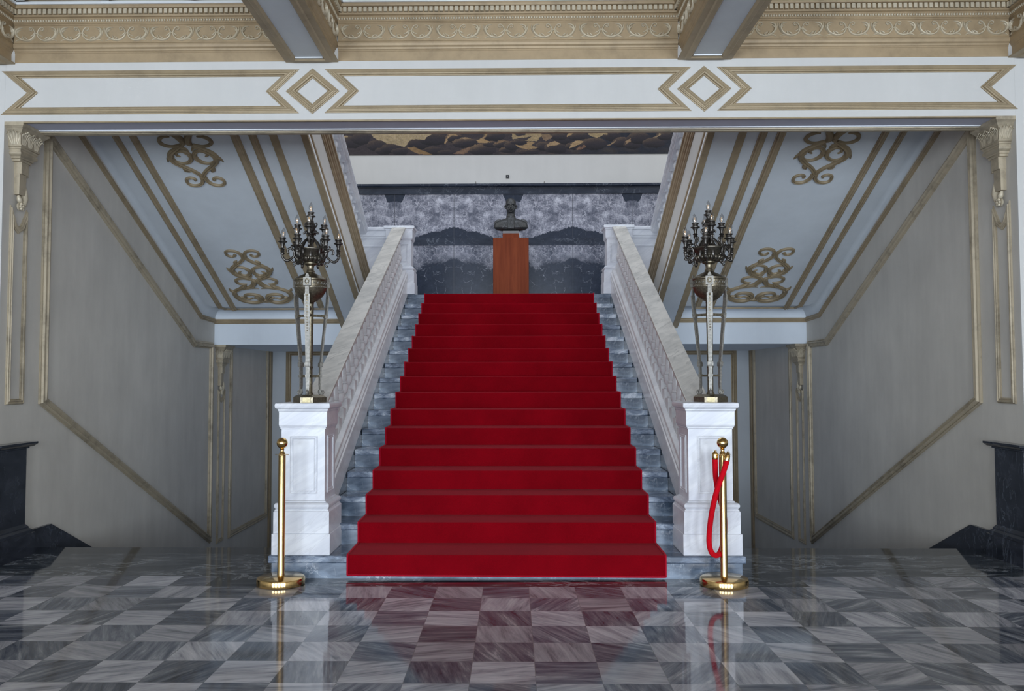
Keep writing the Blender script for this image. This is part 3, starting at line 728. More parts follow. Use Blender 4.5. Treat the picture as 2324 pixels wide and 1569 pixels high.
for s, nm in ((-1, 'left'), (1, 'right')):
    X = lambda a: s*a
    root = empty('upper_staircase', (X(2.9), 11.3, 2.539), 'white and gold underside of the %s upper flight with stepped white stringer' % nm, 'staircase')
    L = (X(2.9), 11.3, 2.539)
    def B(mb, name, mat, sm=None): return mb.build(name, mat, root, sm, local=L)
    y0 = YB
    # slab + steps on top
    m = MB(); zt = soff(y0)
    prof = [(y0, soff(y0)), (10.80, soff(10.80)), (11.20, soff(10.80)-.002)]
    up = []
    k = 0; yy = 11.30; zz = 2.539
    while yy > y0+.35:
        zz += .1587; up.append((yy, zz)); yy -= .34; up.append((yy, zz))
    up = [(11.30, 2.45)]+up+[(y0, zz)]
    poly = prof+up
    m.prism([(X(1.90), y, z) for y, z in poly], (0, 0, 0), (X(A-1.90-.001), 0, 0)); B(m, 'sloped_slab', M_BLUE)
    # cove at the wall and at the landing face
    m = MB(); rings = []
    arc = [(0, -.0), (.0, -.075), (.012, -.045), (.04, -.018), (.075, -.003), (.13, 0), (.13, .03), (0, .03)]
    def cv(y, z, fa=1, fh=1.2): return [(X(A-a*fa), y, z+h*fh+.0) for a, h in arc]
    m.loft([cv(y0, soff(y0), .5, .6), cv(10.72, soff(10.72), .5, .6), cv(10.80, soff(10.80), 1.25, 1.5), cv(11.30, soff(10.80), 1.25, 1.66)])
    B(m, 'wall_cove', M_BLUE, 40); m = MB()
    # quarter-round cove across the landing face
    arc2 = []
    for k in range(9):
        a = k/8*PI/2; arc2.append((11.30-.17*(1-math.cos(a)), 2.215+.125*math.sin(a)))
    arc2 += [(11.13, 2.40), (11.37, 2.40), (11.37, 2.215)]
    m.loft([[(X(xx), y, z) for y, z in arc2] for xx in (A-.001, 2.20)]); B(m, 'coved_edge', M_BLUEF, 40)
    # mouldings on the soffit
    N = (0, -SL, -1); yl = 10.80
    def SP(x, y): return (X(x), y, soff(y))
    m = MB().sweep([SP(3.69, y0), SP(3.69, 10.80)], N, mould(.062, .024), False)
    m.sweep([SP(3.525, y0), SP(3.525, 10.86)], N, mould(.070, .024), False)
    m.sweep([SP(2.562, y0), SP(2.562, 10.86)], N, mould(.082, .028), False)
    m.sweep([SP(2.393, y0), SP(2.393, 10.80)], N, mould(.075, .024), False)
    m.sweep([(X(3.71), 11.00, soff(10.8)), (X(2.38), 11.00, soff(10.8))], (0, 0, -1), mould(.05, .022), False)
    m.sweep([(X(3.69), 10.79, soff(10.8)), (X(3.69), 11.02, soff(10.8))], (0, 0, -1), mould(.055, .022), False)
    B(m, 'panel_moulding', M_GOLD)
    # stringer
    m = MB()
    def bar(x0, x1, o0, o1, ya=y0, yb=11.34):
        ys = (ya, yb)
        m.hexa([(X(x0), ya, soff(ya)+o0), (X(x1), ya, soff(ya)+o0), (X(x1), yb, soff(yb)+o0), (X(x0), yb, soff(yb)+o0),
                (X(x0), ya, soff(ya)+o1), (X(x1), ya, soff(ya)+o1), (X(x1), yb, soff(yb)+o1), (X(x0), yb, soff(yb)+o1)])
    bar(1.875, 2.22, -.012, .10); B(m, 'stringer_soffit', M_BLUE)
    m = MB(); bar(1.868, 1.932, -.024, .002); bar(2.157, 2.232, -.02, .0); B(m, 'gold_border_strip', M_GOLD)
    m = MB(); bar(1.88, 2.10, .0, .62); B(m, 'stringer_face', M_CREAM)
    m = MB(); bar(1.866, 1.89, .004, .042); B(m, 'white_bead', M_WHITEEDGE)
    def sprof(prof, mat, name):
        mm = MB(); mm.loft([[(X(1.88-p), y, soff(y)+o) for p, o in prof] for y in (y0, 11.34)]); B(mm, name, mat, 30)
    sprof([(-.02, .045), (.006, .045), (.006, .075), (.014, .085), (.014, .11), (.006, .118), (.006, .135), (-.02, .135)], M_GOLD, 'lower_gold_moulding')
    sprof([(-.02, .445), (.012, .445), (.012, .462), (.022, .470), (.026, .49), (.020, .505), (.034, .515), (.036, .530), (.046, .54), (.050, .56), (.05, .58), (.064, .59), (.064, .615), (-.1, .615)], M_GOLD, 'curb_moulding')
    # marble balustrade on the upper flight
    sprof([(.03, .615), (.045, .622), (.045, .65), (.02, .66), (.02, .70), (-.20, .70), (-.20, .615)], M_WM, 'marble_curb')
    sprof([(-.05, 1.245), (-.035, 1.247), (-.03, 1.262), (-.022, 1.264), (-.020, 1.275), (-.012, 1.278), (-.008, 1.29), (-.016, 1.295), (-.016, 1.305), (-.006, 1.31), (-.006, 1.335), (-.02, 1.345), (-.19, 1.345), (-.20, 1.335), (-.20, 1.30), (-.185, 1.262), (-.18, 1.245)], M_WM, 'handrail')
    bm_ = MB().lathe([(.024, .0), (.030, .03), (.024, .05), (.045, .12), (.048, .17), (.030, .25), (.022, .36), (.021, .45), (.030, .47), (.030, .50), (.02, .52), (.02, .60)], seg=10).box(-.045, .045, -.045, .045, -.06, .02).box(-.045, .045, -.045, .045, .54, .63)
    o = bm_.build('baluster', M_WM, root, 40); first = o; y = 7.05
    while y < 11.2:
        if first is not o or True:
            c = o if y < 7.06 else copy_part(o, root)
        c.location = (X(1.975)-L[0], y-L[1], soff(y)+.70-L[2]); y += .181
# ornaments on the soffits
for s, nm in ((-1, 'left'), (1, 'right')):
    ornament(s, 10.73, True, 'gold acanthus scroll relief at the lower end of the %s soffit' % nm)
    ornament(s, 8.60, True if False else False, 'gold acanthus scroll relief at the upper end of the %s soffit, cut by the beam' % nm)

# ---------------------------------------------------------------- central staircase
N0 = 6.062
def nose(i): return N0 if i == 0 else N0+.42+(i-1)*.3407
st = empty('marble_staircase', (0, N0, 0), 'central blue-grey marble staircase rising to the landing under the red carpet', 'staircase')
for i in range(16):
    y = nose(i)+.012; z = (i+1)*.1587
    y2 = nose(i+1)+.06 if i < 15 else 11.30
    hw = 1.69 if i == 0 else 1.345
    m = MB(); hr = 1.665 if i == 0 else 1.345
    m.box(-hr, hr, y+.012, y2, z-.1587, z-.052)
    stp = m.build('step', M_GM, st, local=(0, y, z-.1587)); stp.location = (0, y-N0, z-.1587)
    t = MB(); t.box(-hw, hw, y, y2, z-.052, z)
    tr = t.build('tread', M_SLAB, stp, local=(0, y, z-.1587)); tr.location = (0, 0, 0); bevel(tr, .008, 2)
# solid body below
m = MB(); poly = [(6.60, 0)]+[(nose(15)+.1, 2.35), (11.36, 2.35), (11.36, 1.9), (11.0, 1.75), (7.3, 0)]
m.prism([(-1.345, a, b) for a, b in poly], (0, 0, 0), (2.69, 0, 0)); o = m.build('stair_body', M_GM, st, local=(0, N0, 0)); o.location = (0, 0, 0)
def nz(Y): return .3174+.46582*(Y-6.482)
# carpet
def carpet():
    W2 = 1.1195; th = .012; prof = [(nose(0)-.004, .028)]
    for i in range(16):
        z = (i+1)*.1587; y = nose(i)
        if i: prof.append((y+.003, z-.1587+th*1.2))
        prof += [(y-.004, z-.008), (y-.001, z+th-.003), (y+.008, z+th)]
    prof.append((11.62, 16*.1587+th))
    P0 = []
    rows = []
    nx = 24
    for a, b in prof:
        rows.append([(-W2+2*W2*k/nx+(.0025*noise.noise(Vector((a*3, b*3, k*.9))) if k in (0, nx) else 0), a+.0015*noise.noise(Vector((k*.8, a*4, b*4))), b-(.010*(k/nx) if b == .028 else 0)+(.004*noise.noise(Vector((k*.6, 0, 0))) if b == .028 else 0)) for k in range(nx+1)])
    me = MB(); n = nx+1
    me.add([p for r in rows for p in r], [(j*n+k, j*n+k+1, (j+1)*n+k+1, (j+1)*n+k) for j in range(len(rows)-1) for k in range(nx)])
    o = me.build('carpet_runner', M_CARPET, None); 
    o.data.flip_normals() if sum(p.normal.z for p in o.data.polygons) < 0 else None
    sm = o.modifiers.new('solid', 'SOLIDIFY'); sm.thickness = .010; sm.offset = -1
    tag(o, 'bright red carpet runner covering the central marble steps', 'carpet')
    e = MB()
    for s in (-1, 1):
        P = [Vector((s*(W2+.001), a, b+.001)) for a, b in prof]; P[0].z = .030 if s < 0 else .019
        rings = []
        for i, p in enumerate(P):
            rings.append([p+Vector((dx, dy, dz)) for dx, dy, dz in ((-.006, -.002, -.004), (.006, -.002, -.004), (.006, -.004, .004), (-.006, -.004, .004))])
        e.loft(rings)
    e.sweep([(-W2, nose(0)-.006, .029), (W2, nose(0)-.006, .019)], (0, -1, 0), [(-.006, 0), (-.006, .005), (.006, .005), (.006, 0)], False)
    e.build('edge_binding', M_CARPETEDGE, o)
carpet()

# pedestals (newels)
def pedestal_mesh(x0, x1, y0, y1, zb, H, root, L, panels, cut=0):
    """x0<x1; nested sections"""
    cx_, cy_ = (x0+x1)/2, (y0+y1)/2; hx, hy = (x1-x0)/2, (y1-y0)/2
    def B(m, n, mt=M_WM, sm=None): return m.build(n, mt, root, sm, local=L)
    s = lambda d, z: (hx+d, hy+d, z)
    b1 = MB().sqlathe([s(.052, 0), s(.052, .150)], (cx_, cy_, zb)); bevel(B(b1, 'plinth'), .004)
    b2 = MB().sqlathe([s(.043, .150), s(.043, .305), s(.036, .310), s(.036, .318), s(.028, .322), s(.036, .330), s(.040, .342), s(.040, .352), s(.032, .364), s(.012, .368), s(.012, .376), s(0, .380)], (cx_, cy_, zb)); bevel(B(b2, 'base'), .003)
    sh = MB().sqlathe([s(0, .380), s(0, H-.190)], (cx_, cy_, zb)); shaft = B(sh, 'shaft')
    c = MB().sqlathe([s(0, H-.190), s(.008, H-.186), s(.008, H-.178), s(.014, H-.170), s(.017, H-.158), s(.017, H-.062), s(.024, H-.055), s(.024, H-.045), s(.032, H-.040), s(.040, H-.034), s(.042, H-.018), s(.040, H-.004), s(.034, H)], (cx_, cy_, zb)); bevel(B(c, 'cap'), .003)
    z0, z1 = zb+.44, zb+H-.25
    for N, a, b in panels:
        m = MB()
        if N[1]:
            y = y0 if N[1] < 0 else y1
            path = [(a, y, z0), (b, y, z0), (b, y, z1), (a, y, z1)]
        else:
            x = x0 if N[0] < 0 else x1
            path = [(x, a, z0), (x, b, z0), (x, b, z1), (x, a, z1)]
        m.sweep(path, N, [(-.012, 0), (-.012, .006), (-.007, .008), (-.003, .003), (.003, .003), (.006, .007), (.012, .005), (.012, 0)])
        m.build('panel_frame', M_WM, shaft, local=(0, 0, 0))
        shaft.children[-1].location = (-L[0], -L[1], -L[2])
PT = 1.2385
for s, nm in ((-1, 'left'), (1, 'right')):
    x0, x1 = sorted((s*1.306, s*1.621)); L = (s*1.4635, 6.33, .1587)
    r = empty('newel_pedestal', L, 'white marble pedestal at the foot of the stairs, carrying the %s candelabrum' % nm, 'pedestal')
    pedestal_mesh(x0, x1, 6.150, 6.50, .1587, PT-.1587, r, L, [((0, -1, 0), x0+.075, x1-.065), ((-s, 0, 0), 6.235, 6.42)])
    x0, x1 = sorted((s*1.298, s*1.62)); L = (s*1.46, 11.35, 2.539)
    r = empty('landing_pedestal', L, 'white marble pedestal at the top of the %s balustrade on the landing' % nm, 'pedestal')
    pedestal_mesh(x0, x1, 11.235, 11.48, 2.539, .917, r, L, [((0, -1, 0), x0+.05, x1-.05)])
    # parapet between the pedestal and the upper flight
    L = (s*1.78, 11.36, 2.539); xa, xb = sorted((s*1.63, s*2.06))
    r = empty('landing_parapet', L, 'pale marble parapet joining the %s landing pedestal to the upper flight' % nm, 'parapet')
    MB().box(xa, xb, 11.32, 11.42, 1.9, 3.30).build('panel', M_WM, r, local=L)
    MB().loft([[(x, 11.37+a, z) for a, z in ((-.055, 3.29), (-.065, 3.31), (-.065, 3.325), (-.075, 3.335), (-.075, 3.40), (-.095, 3.41), (-.10, 3.43), (-.095, 3.452), (.095, 3.452), (.095, 3.29))] for x in (xa, xb)]).build('coping', M_WM, r, local=L)
    MB().sweep([(xa-.2, 11.32, 3.20), (xb+.3, 11.32, 3.20)], (0, -1, 0), [(-.015, 0), (-.015, .008), (.0, .012), (.015, .006), (.015, 0)], False).build('panel_moulding', M_WM, r, local=L)

# balustrades of the central flight
def rt(Y): return 3.443-SL*(11.22-Y)       # rail top
for s, nm in ((-1, 'left'), (1, 'right')):
    L = (s*1.46, 6.5, .4)
    r = empty('stair_balustrade', L, 'sloping white marble balustrade on the %s side of the red-carpeted stairs' % nm, 'balustrade')
    def loftY(prof, ya, yb, name, mat, base=rt):
        m = MB(); m.loft([[(s*(1.46-p), y, base(y)+o) for p, o in prof] for y in (ya, yb)]); return bevel(m.build(name, mat, r, 35, local=L), .003, 1)
    loftY([(.089, 0), (.089, -.028), (.080, -.036), (.080, -.05), (.062, -.058), (.062, -.085), (-.062, -.085), (-.062, -.058), (-.080, -.05), (-.080, -.036), (-.089, -.028), (-.089, 0)], 6.46, 11.245, 'handrail', M_WMRAIL)
    # curb
    cz = lambda y: nz(y)
    loftY([(.115, .01), (.115, .215), (.125, .222), (.125, .245), (.112, .252), (.112, .268), (.122, .276), (.122, .300), (.106, .312), (.10, .335), (.085, .345), (-.09, .345), (-.14, .30), (-.14, -.30), (.10, -.10)], 6.45, 11.24, 'curb', M_WMB, cz)
    # dark base under the curb beside the steps
    m = MB(); m.hexa([(s*1.346, 6.5, 0), (s*1.59, 6.5, 0), (s*1.59, 11.24, 1.9), (s*1.346, 11.24, 1.9), (s*1.346, 6.5, nz(6.5)+.02), (s*1.59, 6.5, nz(6.5)+.02), (s*1.59, 11.24, nz(11.24)+.02), (s*1.346, 11.24, nz(11.24)+.02)])
    m.build('string_base', M_BLACK, r, local=L)
    bl = MB()
    bl.box(-.060, .060, -.058, .058, -.05, .100)
    bl.lathe([(.048, .100), (.052, .106), (.052, .114), (.032, .122), (.028, .128), (.036, .140), (.050, .162), (.055, .186), (.055, .208), (.051, .224), (.042, .230), (.048, .236), (.048, .248), (.038, .253), (.042, .266), (.0405, .31), (.036, .37), (.031, .420), (.042, .428), (.042, .440), (.030, .448)], seg=16)
    bl.box(-.054, .054, -.054, .054, .446, .50)
    b0 = bl.build('baluster', M_WMB, r, 35); first = True; y = 6.66
    while y < 11.16:
        c = b0 if first else copy_part(b0, r); first = False
        c.location = (s*1.46-L[0], y-L[1], nz(y)+.345-L[2]); y += .1703

# ---------------------------------------------------------------- descending side flights
for s, nm in ((-1, 'left'), (1, 'right')):
    m = MB(); poly = [(7.186, 0)]
    y, z = 7.186, 0
    for i in range(12):
        z -= .1587; poly.append((y, z)); y += .34; poly.append((y, z))
    poly += [(y, -2.2), (7.19, -2.2)]
    m.prism([(s*1.60, a, b) for a, b in poly], (0, 0, 0), (s*(A-1.60-.002), 0, 0))
    struct(m.build('floor', M_NAVY))

# ---------------------------------------------------------------- wooden plinth and bust
def bust():
    Y = 13.45
    r = empty('wooden_plinth', (.022, Y, 2.539), 'tall plain reddish brown wooden plinth under the bust', 'plinth')
    bevel(MB().box(-.278, .278, -.25, .25, 0, 1.085).build('body', M_WOOD, r), .004)
    bevel(MB().box(-.13, .13, -.13, .13, 1.085, 1.175).build('top_block', M_WOOD, r), .003)
    b = empty('bronze_bust', (.022, Y, 2.539+1.175), 'dark bronze bust of a moustached man in a high-collared jacket on the wooden plinth', 'sculpture')
    bevel(MB().box(-.128, .128, -.12, .12, 0, .042).build('stone_base', M_STONE, b), .003)
    m = MB(); SEG = 28
    def ring(cx, cy, rx, ry, z, flat=0, p=2.0):
        out = []
        for i in range(SEG):
            a = 2*PI*i/SEG; c, s_ = math.cos(a), math.sin(a)
            out.append((cx+rx*abs(c)**(2/p)*(1 if c > 0 else -1), cy+ry*abs(s_)**(2/p)*(1 if s_ > 0 else -1), z))
        return out
    # torso with cut shoulders
    m.loft([ring(0, .01, .09, .06, .04), ring(0, 0, .12, .08, .055), ring(0, -.005, .225, .105, .075, p=2.3), ring(0, -.005, .272, .118, .105, p=2.3), ring(0, 0, .270, .12, .15, p=2.3), ring(0, .0, .252, .115, .19, p=2.2), ring(0, .005, .205, .10, .222), ring(0, .01, .135, .085, .245), ring(0, .008, .085, .075, .262), ring(0, .004, .068, .068, .28), ring(0, 0, .064, .066, .33), ring(0, -.004, .060, .064, .37)])
    # head
    m.loft([ring(0, -.012, .028, .035, .322), ring(0, -.020, .050, .058, .335), ring(0, -.016, .063, .076, .360), ring(0, -.006, .071, .090, .395), ring(0, 0, .076, .098, .430), ring(0, .004, .079, .102, .465), ring(0, .008, .079, .102, .50), ring(0, .010, .074, .095, .53), ring(0, .012, .058, .076, .556), ring(0, .012, .030, .040, .572), ring(0, .012, .006, .008, .577)])
    # nose, brows, ears, moustache, lips, chin
    m.tube([(0, -.096, .462), (0, -.108, .440), (0, -.122, .418), (0, -.108, .406)], [.009, .011, .016, .010], 8, 4)
    for q in (-1, 1):
        m.tube([(q*.012, -.100, .468), (q*.034, -.096, .474), (q*.058, -.078, .466)], [.007, .010, .006], 8, 3)
        m.lathe([(.002, -.011), (.010, -.006), (.013, 0), (.010, .006), (.002, .011)], (q*.030, -.086, .450), 10, (0, 1, 0))
        m.tube([(q*.078, -.004, .472), (q*.094, .006, .464), (q*.094, .010, .435), (q*.080, 0, .412)], [.008, .012, .011, .007], 8, 3)
        m.tube([(q*.002, -.110, .398), (q*.022, -.106, .396), (q*.048, -.090, .400)], [.009, .010, .003], 8, 3)
        m.tube([(q*.045, -.085, .435), (q*.052, -.078, .405), (q*.04, -.08, .372)], [.012, .016, .010], 8, 3)
        # jacket lapel seam and epaulette
        m.tube([(q*.06, -.09, .225), (q*.085, -.112, .17), (q*.14, -.112, .09)], [.005, .005, .004], 6, 3)
        m.tube([(q*.16, -.01, .232), (q*.215, -.01, .212), (q*.255, -.01, .175)], [.020, .030, .022], 8, 3)
    m.tube([(-.022, -.098, .380), (0, -.104, .379), (.022, -.098, .380)], [.004, .007, .004], 8, 3)
    m.lathe([(.002, -.018), (.016, -.01), (.021, 0), (.016, .01), (.002, .018)], (0, -.085, .352), 10)
    # hair cap
    m.loft([ring(0, .018, .081, .095, .475), ring(0, .018, .083, .098, .51), ring(0, .016, .078, .094, .54), ring(0, .014, .060, .076, .564), ring(0, .014, .028, .036, .580)])
    # collar band and plastron
    m.loft([ring(0, .002, .074, .074, .262), ring(0, .0, .074, .076, .30), ring(0, 0, .068, .07, .302)])
    m.box(-.052, .052, -.130, -.09, .075, .225)
    o = m.build('figure', M_BUST, b)
    rm = o.modifiers.new('remesh', 'REMESH'); rm.mode = 'VOXEL'; rm.voxel_size = .0045; rm.use_smooth_shade = True
    smm = o.modifiers.new('smooth', 'SMOOTH'); smm.factor = .5; smm.iterations = 3
bust()

# ---------------------------------------------------------------- candelabra
def candelabrum(loc, rz, label, armrot, R1=.195):
    root = empty('candelabrum', loc, label, 'candelabrum', None, rz)
    def B(m, n, mat, par=root, sm=35): return m.build(n, mat, par, sm)
    # base plate, three-sided with cut corners; foot directions: front, back-left, back-right
    dirs = [-PI/2, -PI/2+2*PI/3, -PI/2-2*PI/3]
    def hexr(r, cut, z):
        out = []
        for a in dirs[::1]:
            c = Vector((math.cos(a), math.sin(a), 0)); t = Vector((-math.sin(a), math.cos(a), 0))
            out += [c*r-t*cut, c*r+t*cut]
        out.sort(key=lambda v: math.atan2(v.y, v.x))
        return [(v.x, v.y, z) for v in out]
    B(MB().loft([hexr(.116, .046, 0), hexr(.116, .046, .038), hexr(.108, .042, .044), hexr(.088, .032, .056)]), 'base_plate', M_BRONZEB, sm=20)
    B(MB().box(-.028, .028, -.121, -.113, .003, .036), 'base_tablet', M_BRASSOLD)
    # column
    B(MB().lathe([(.030, .05), (.030, .06), (.022, .075), (.021, .25), (.026, .26), (.021, .27), (.023, .50), (.026, .70), (.026, .735), (.03, .74)], seg=20), 'column', M_BRONZEB)
    B(MB().lathe([(.002, -.022), (.017, -.012), (.021, 0), (.017, .012), (.002, .022)], (0, -.05, .70), 12), 'knob', M_BRONZEB)
    for a in dirs:
        c = Vector((math.cos(a), math.sin(a), 0)); t = Vector((-math.sin(a), math.cos(a), 0))
        def sec(r, w, d, z): 
            p = c*r; return [p-t*w-c*d+Vector((0, 0, z)), p+t*w-c*d+Vector((0, 0, z)), p+t*w+c*d+Vector((0, 0, z)), p-t*w+c*d+Vector((0, 0, z))]
        m = MB().loft([sec(.084, .011, .006, .085), sec(.080, .013, .006, .13), sec(.083, .0145, .006, .26), sec(.112, .0175, .006, .55), sec(.134, .021, .006, .74), sec(.138, .022, .006, .80)])
        leg = B(m, 'leg', M_STEEL)
        # scroll foot
        m = MB(); pts = []
        for k in range(15):
            q = k/14*1.75*PI; rr = .022*(1-.6*k/14); pts.append(c*(.094+rr*math.cos(q+PI*.8))+Vector((0, 0, .076+rr*math.sin(q+PI*.8))))
        m.tube(pts, .0085, 8, 2); m.tube([c*.083+Vector((0, 0, .10)), c*.082+Vector((0, 0, .085)), c*.09+Vector((0, 0, .062))], [.009, .011, .012], 8, 3)
        B(m, 'scroll_foot', M_STEEL, leg)
        # knuckle band and collars
        m = MB().loft([sec(.0835, .018, .011, .262), sec(.084, .021, .013, .270), sec(.086, .021, .013, .292), sec(.087, .018, .010, .300)])
        m.loft([sec(.0815, .017, .010, .186), sec(.082, .017, .010, .206)]); m.loft([sec(.120, .022, .010, .632), sec(.122, .022, .010, .662)])
        B(m, 'collar', M_STEEL, leg)
        # tablet on the bowl and chased relief
        m = MB().box(0, 0, 0, 0, 0, 0); m = MB().loft([sec(.128, .026, .010, .858), sec(.131, .028, .012, .862), sec(.131, .028, .012, .922), sec(.128, .026, .010, .926)])
        B(m, 'bowl_tablet', M_STEEL, leg)
        m = MB()
        for k in range(8):
            q = 2*PI*k/8; pc = c*.1425+t*(.013*math.cos(q))+Vector((0, 0, .892+.016*math.sin(q)))
            m.lathe([(.007, 0), (.006, .004), (.001, .006)], pc, 6, tuple(c))
        for k in range(14):
            zz = .79-k*.020; pc = c*(.138-(.80-zz)*.105+.0055)+Vector((0, 0, zz)); ww = .011-.0004*k
            m.lathe([(ww, 0), (ww*.6, .004), (.001, .005)], pc, 4 if k % 2 else 6, tuple(c))
        B(m, 'chased_relief', M_BRONZEB, leg)
        m = MB().loft([sec(.136, .015, .005, .80), sec(.132, .014, .006, .86), sec(.132, .013, .006, .935), sec(.134, .006, .003, .952)]); B(m, 'bracket', M_STEEL, leg)
    # stretchers
    for z, rr, h in ((.186, .076, .016), (.640, .116, .018)):
        m = MB()
        for a in dirs:
            c = Vector((math.cos(a), math.sin(a), 0)); t = Vector((-math.sin(a), math.cos(a), 0))
            m.hexa([tuple(c*.01-t*.016+Vector((0, 0, z))), tuple(c*rr-t*.006+Vector((0, 0, z))), tuple(c*rr+t*.006+Vector((0, 0, z))), tuple(c*.01+t*.016+Vector((0, 0, z))),
                    tuple(c*.01-t*.016+Vector((0, 0, z+h))), tuple(c*rr-t*.006+Vector((0, 0, z+h))), tuple(c*rr+t*.006+Vector((0, 0, z+h))), tuple(c*.01+t*.016+Vector((0, 0, z+h)))])
        B(m, 'stretcher', M_BRONZEB)
    # bowl
    m = MB().lathe([(.018, .735), (.030, .748), (.060, .762), (.092, .792), (.112, .825), (.118, .848), (.120, .852), (.120, .862), (.117, .866), (.117, .905), (.122, .910), (.122, .920), (.116, .924), (.095, .938), (.060, .955), (.034, .968), (.030, .975), (.032, .980), (.027, .990), (.024, 1.005), (.028, 1.022), (.046, 1.032), (.050, 1.036), (.050, 1.044), (.040, 1.048)], seg=36)
    bowl = B(m, 'bowl', M_BRONZEB)
    m = MB()
    for k in range(48):
        a = 2*PI*k/48; m.lathe([(.0035, -.002), (.0035, .002), (.001, .004)], (math.cos(a)*.119, math.sin(a)*.119, .857), 5, (math.cos(a), math.sin(a), 0))
    for k in range(24):
        a = 2*PI*(k+.5)/24; m.tube([(math.cos(a-.06)*.1175, math.sin(a-.06)*.1175, .876), (math.cos(a)*.121, math.sin(a)*.121, .892), (math.cos(a+.06)*.1175, math.sin(a+.06)*.1175, .880)], .0028, 5, 2)
    B(m, 'bead_band', M_STEEL, bowl)
    # upper basin with gadroons, stem
    m = MB().lathe([(.040, 1.046), (.066, 1.050), (.088, 1.060), (.096, 1.074), (.092, 1.086), (.080, 1.094), (.082, 1.100), (.092, 1.110), (.108, 1.128), (.120, 1.138), (.122, 1.142), (.120, 1.148), (.10, 1.146), (.07, 1.135), (.03, 1.13)], seg=40)
    for k in range(18):
        a = 2*PI*k/18; c = Vector((math.cos(a), math.sin(a), 0))
        m.tube([c*.066+Vector((0, 0, 1.050)), c*.089+Vector((0, 0, 1.060)), c*.098+Vector((0, 0, 1.074)), c*.088+Vector((0, 0, 1.090))], [.007, .013, .014, .007], 8, 3)
    basin = B(m, 'upper_basin', M_BRONZEM, sm=60)
    m = MB().lathe([(.030, 1.13), (.026, 1.16), (.018, 1.19), (.032, 1.215), (.036, 1.232), (.020, 1.246), (.030, 1.262), (.048, 1.270), (.030, 1.278), (.022, 1.285), (.030, 1.300), (.038, 1.325), (.026, 1.348), (.020, 1.362), (.018, 1.368)], seg=18)
    for k in range(6):
        a = 2*PI*k/6; m.tube([(math.cos(a)*.03, math.sin(a)*.03, 1.285), (math.cos(a)*.052, math.sin(a)*.052, 1.275), (math.cos(a)*.050, math.sin(a)*.050, 1.262)], .006, 6, 3)
        m.tube([(math.cos(a)*.030, math.sin(a)*.030, 1.31), (math.cos(a)*.046, math.sin(a)*.046, 1.335), (math.cos(a)*.036, math.sin(a)*.036, 1.35)], .006, 6, 3)
    B(m, 'stem', M_BRONZE)
    cupp = [(.010, -.062), (.016, -.060), (.012, -.048), (.020, -.040), (.013, -.034), (.012, -.018), (.020, .004), (.034, .010), (.035, .015), (.022, .020), (.020, .034), (.026, .038), (.026, .044), (.018, .046), (.014, .046)]
    bulbp = [(.009, .040), (.012, .048), (.0165, .066), (.0175, .080), (.0145, .096), (.008, .110), (.003, .118), (.0008, .121)]
    def candle(parent, p, tilt=(0, 0, 1)):
        cup = MB().lathe(cupp, (0, 0, 0), 16).build('candle_cup', M_BRONZE, parent, 40); 
        bb = MB(); bb.cur = 0; bb.lathe(bulbp, (0, 0, 0), 14); bb.cur = 1
        for q in range(2): bb.box(-.0052+q*.0058, -.0052+q*.0058+.0038, -.0014, .0014, .054, .088)
        bulb = bb.build('bulb', [M_GLASS, M_FIL], parent, 60)
        M = Vector((0, 0, 1)).rotation_difference(Vector(tilt).normalized()).to_euler()
        cup.location = p; bulb.location = p; bulb.rotation_euler = M
    # top candle
    topc = MB().lathe([(.016, 1.362), (.013, 1.372), (.011, 1.385)], seg=12).build('top_socket', M_BRONZE, root, 40)
    candle(topc, (0, 0, 1.385))
    rnd = random.Random(int(loc[0]*100))
    for k in range(6):
        a = armrot+2*PI*k/6; c = Vector((math.cos(a), math.sin(a), 0)); H = lambda r, z: c*r+Vector((0, 0, z))
        m = MB()
        m.tube([H(.112, 1.118), H(.128, 1.088), H(.155, 1.062), H(.180, 1.058), H(R1-.004, 1.078), H(R1+.003, 1.105), H(R1, 1.135)], [.005, .0075, .0095, .0105, .0095, .008, .0085], 10, 5)
        m.tube([H(.128, 1.078), H(.118, 1.108), H(.128, 1.140), H(.150, 1.150), H(.168, 1.138), H(.166, 1.118), H(.154, 1.116)], [.007, .009, .0095, .009, .008, .007, .005], 8, 4)
        m.tube([H(.145, 1.066), H(.126, 1.046), H(.110, 1.050), H(.108, 1.032), H(.120, 1.020), H(.128, 1.030)], [.006, .007, .006, .007, .007, .004], 8, 4)
        m.tube([H(.136, 1.148), H(.142, 1.166), H(.134, 1.178)], [.006, .008, .003], 6, 3)
        m.lathe([(.004, -.012), (.014, -.006), (.016, .004), (.010, .014)], tuple(H(R1, 1.108)), 10)
        arm = m.build('arm', M_BRONZE, root, 60)
        candle(arm, tuple(H(R1, 1.185)), (rnd.uniform(-.12, .12), rnd.uniform(-.1, .1), 1))
    for k in range(4):
        a = armrot+.35+2*PI*k/4; c = Vector((math.cos(a), math.sin(a), 0)); H = lambda r, z: c*r+Vector((0, 0, z)); R2 = .098
        m = MB()
        m.tube([H(.045, 1.140), H(.075, 1.150), H(.098, 1.170), H(.094, 1.205), H(R2, 1.225), H(R2, 1.24)], [.009, .010, .010, .009, .009, .009], 10, 5)
        m.tube([H(.088, 1.19), H(.075, 1.215), H(.085, 1.230), H(.095, 1.222)], [.008, .008, .007, .004], 8, 4)
        arm = m.build('upper_arm', M_BRONZE, root, 60)
        candle(arm, tuple(H(R2, 1.290)), (rnd.uniform(-.1, .1), rnd.uniform(-.1, .1), 1))
    m = MB()
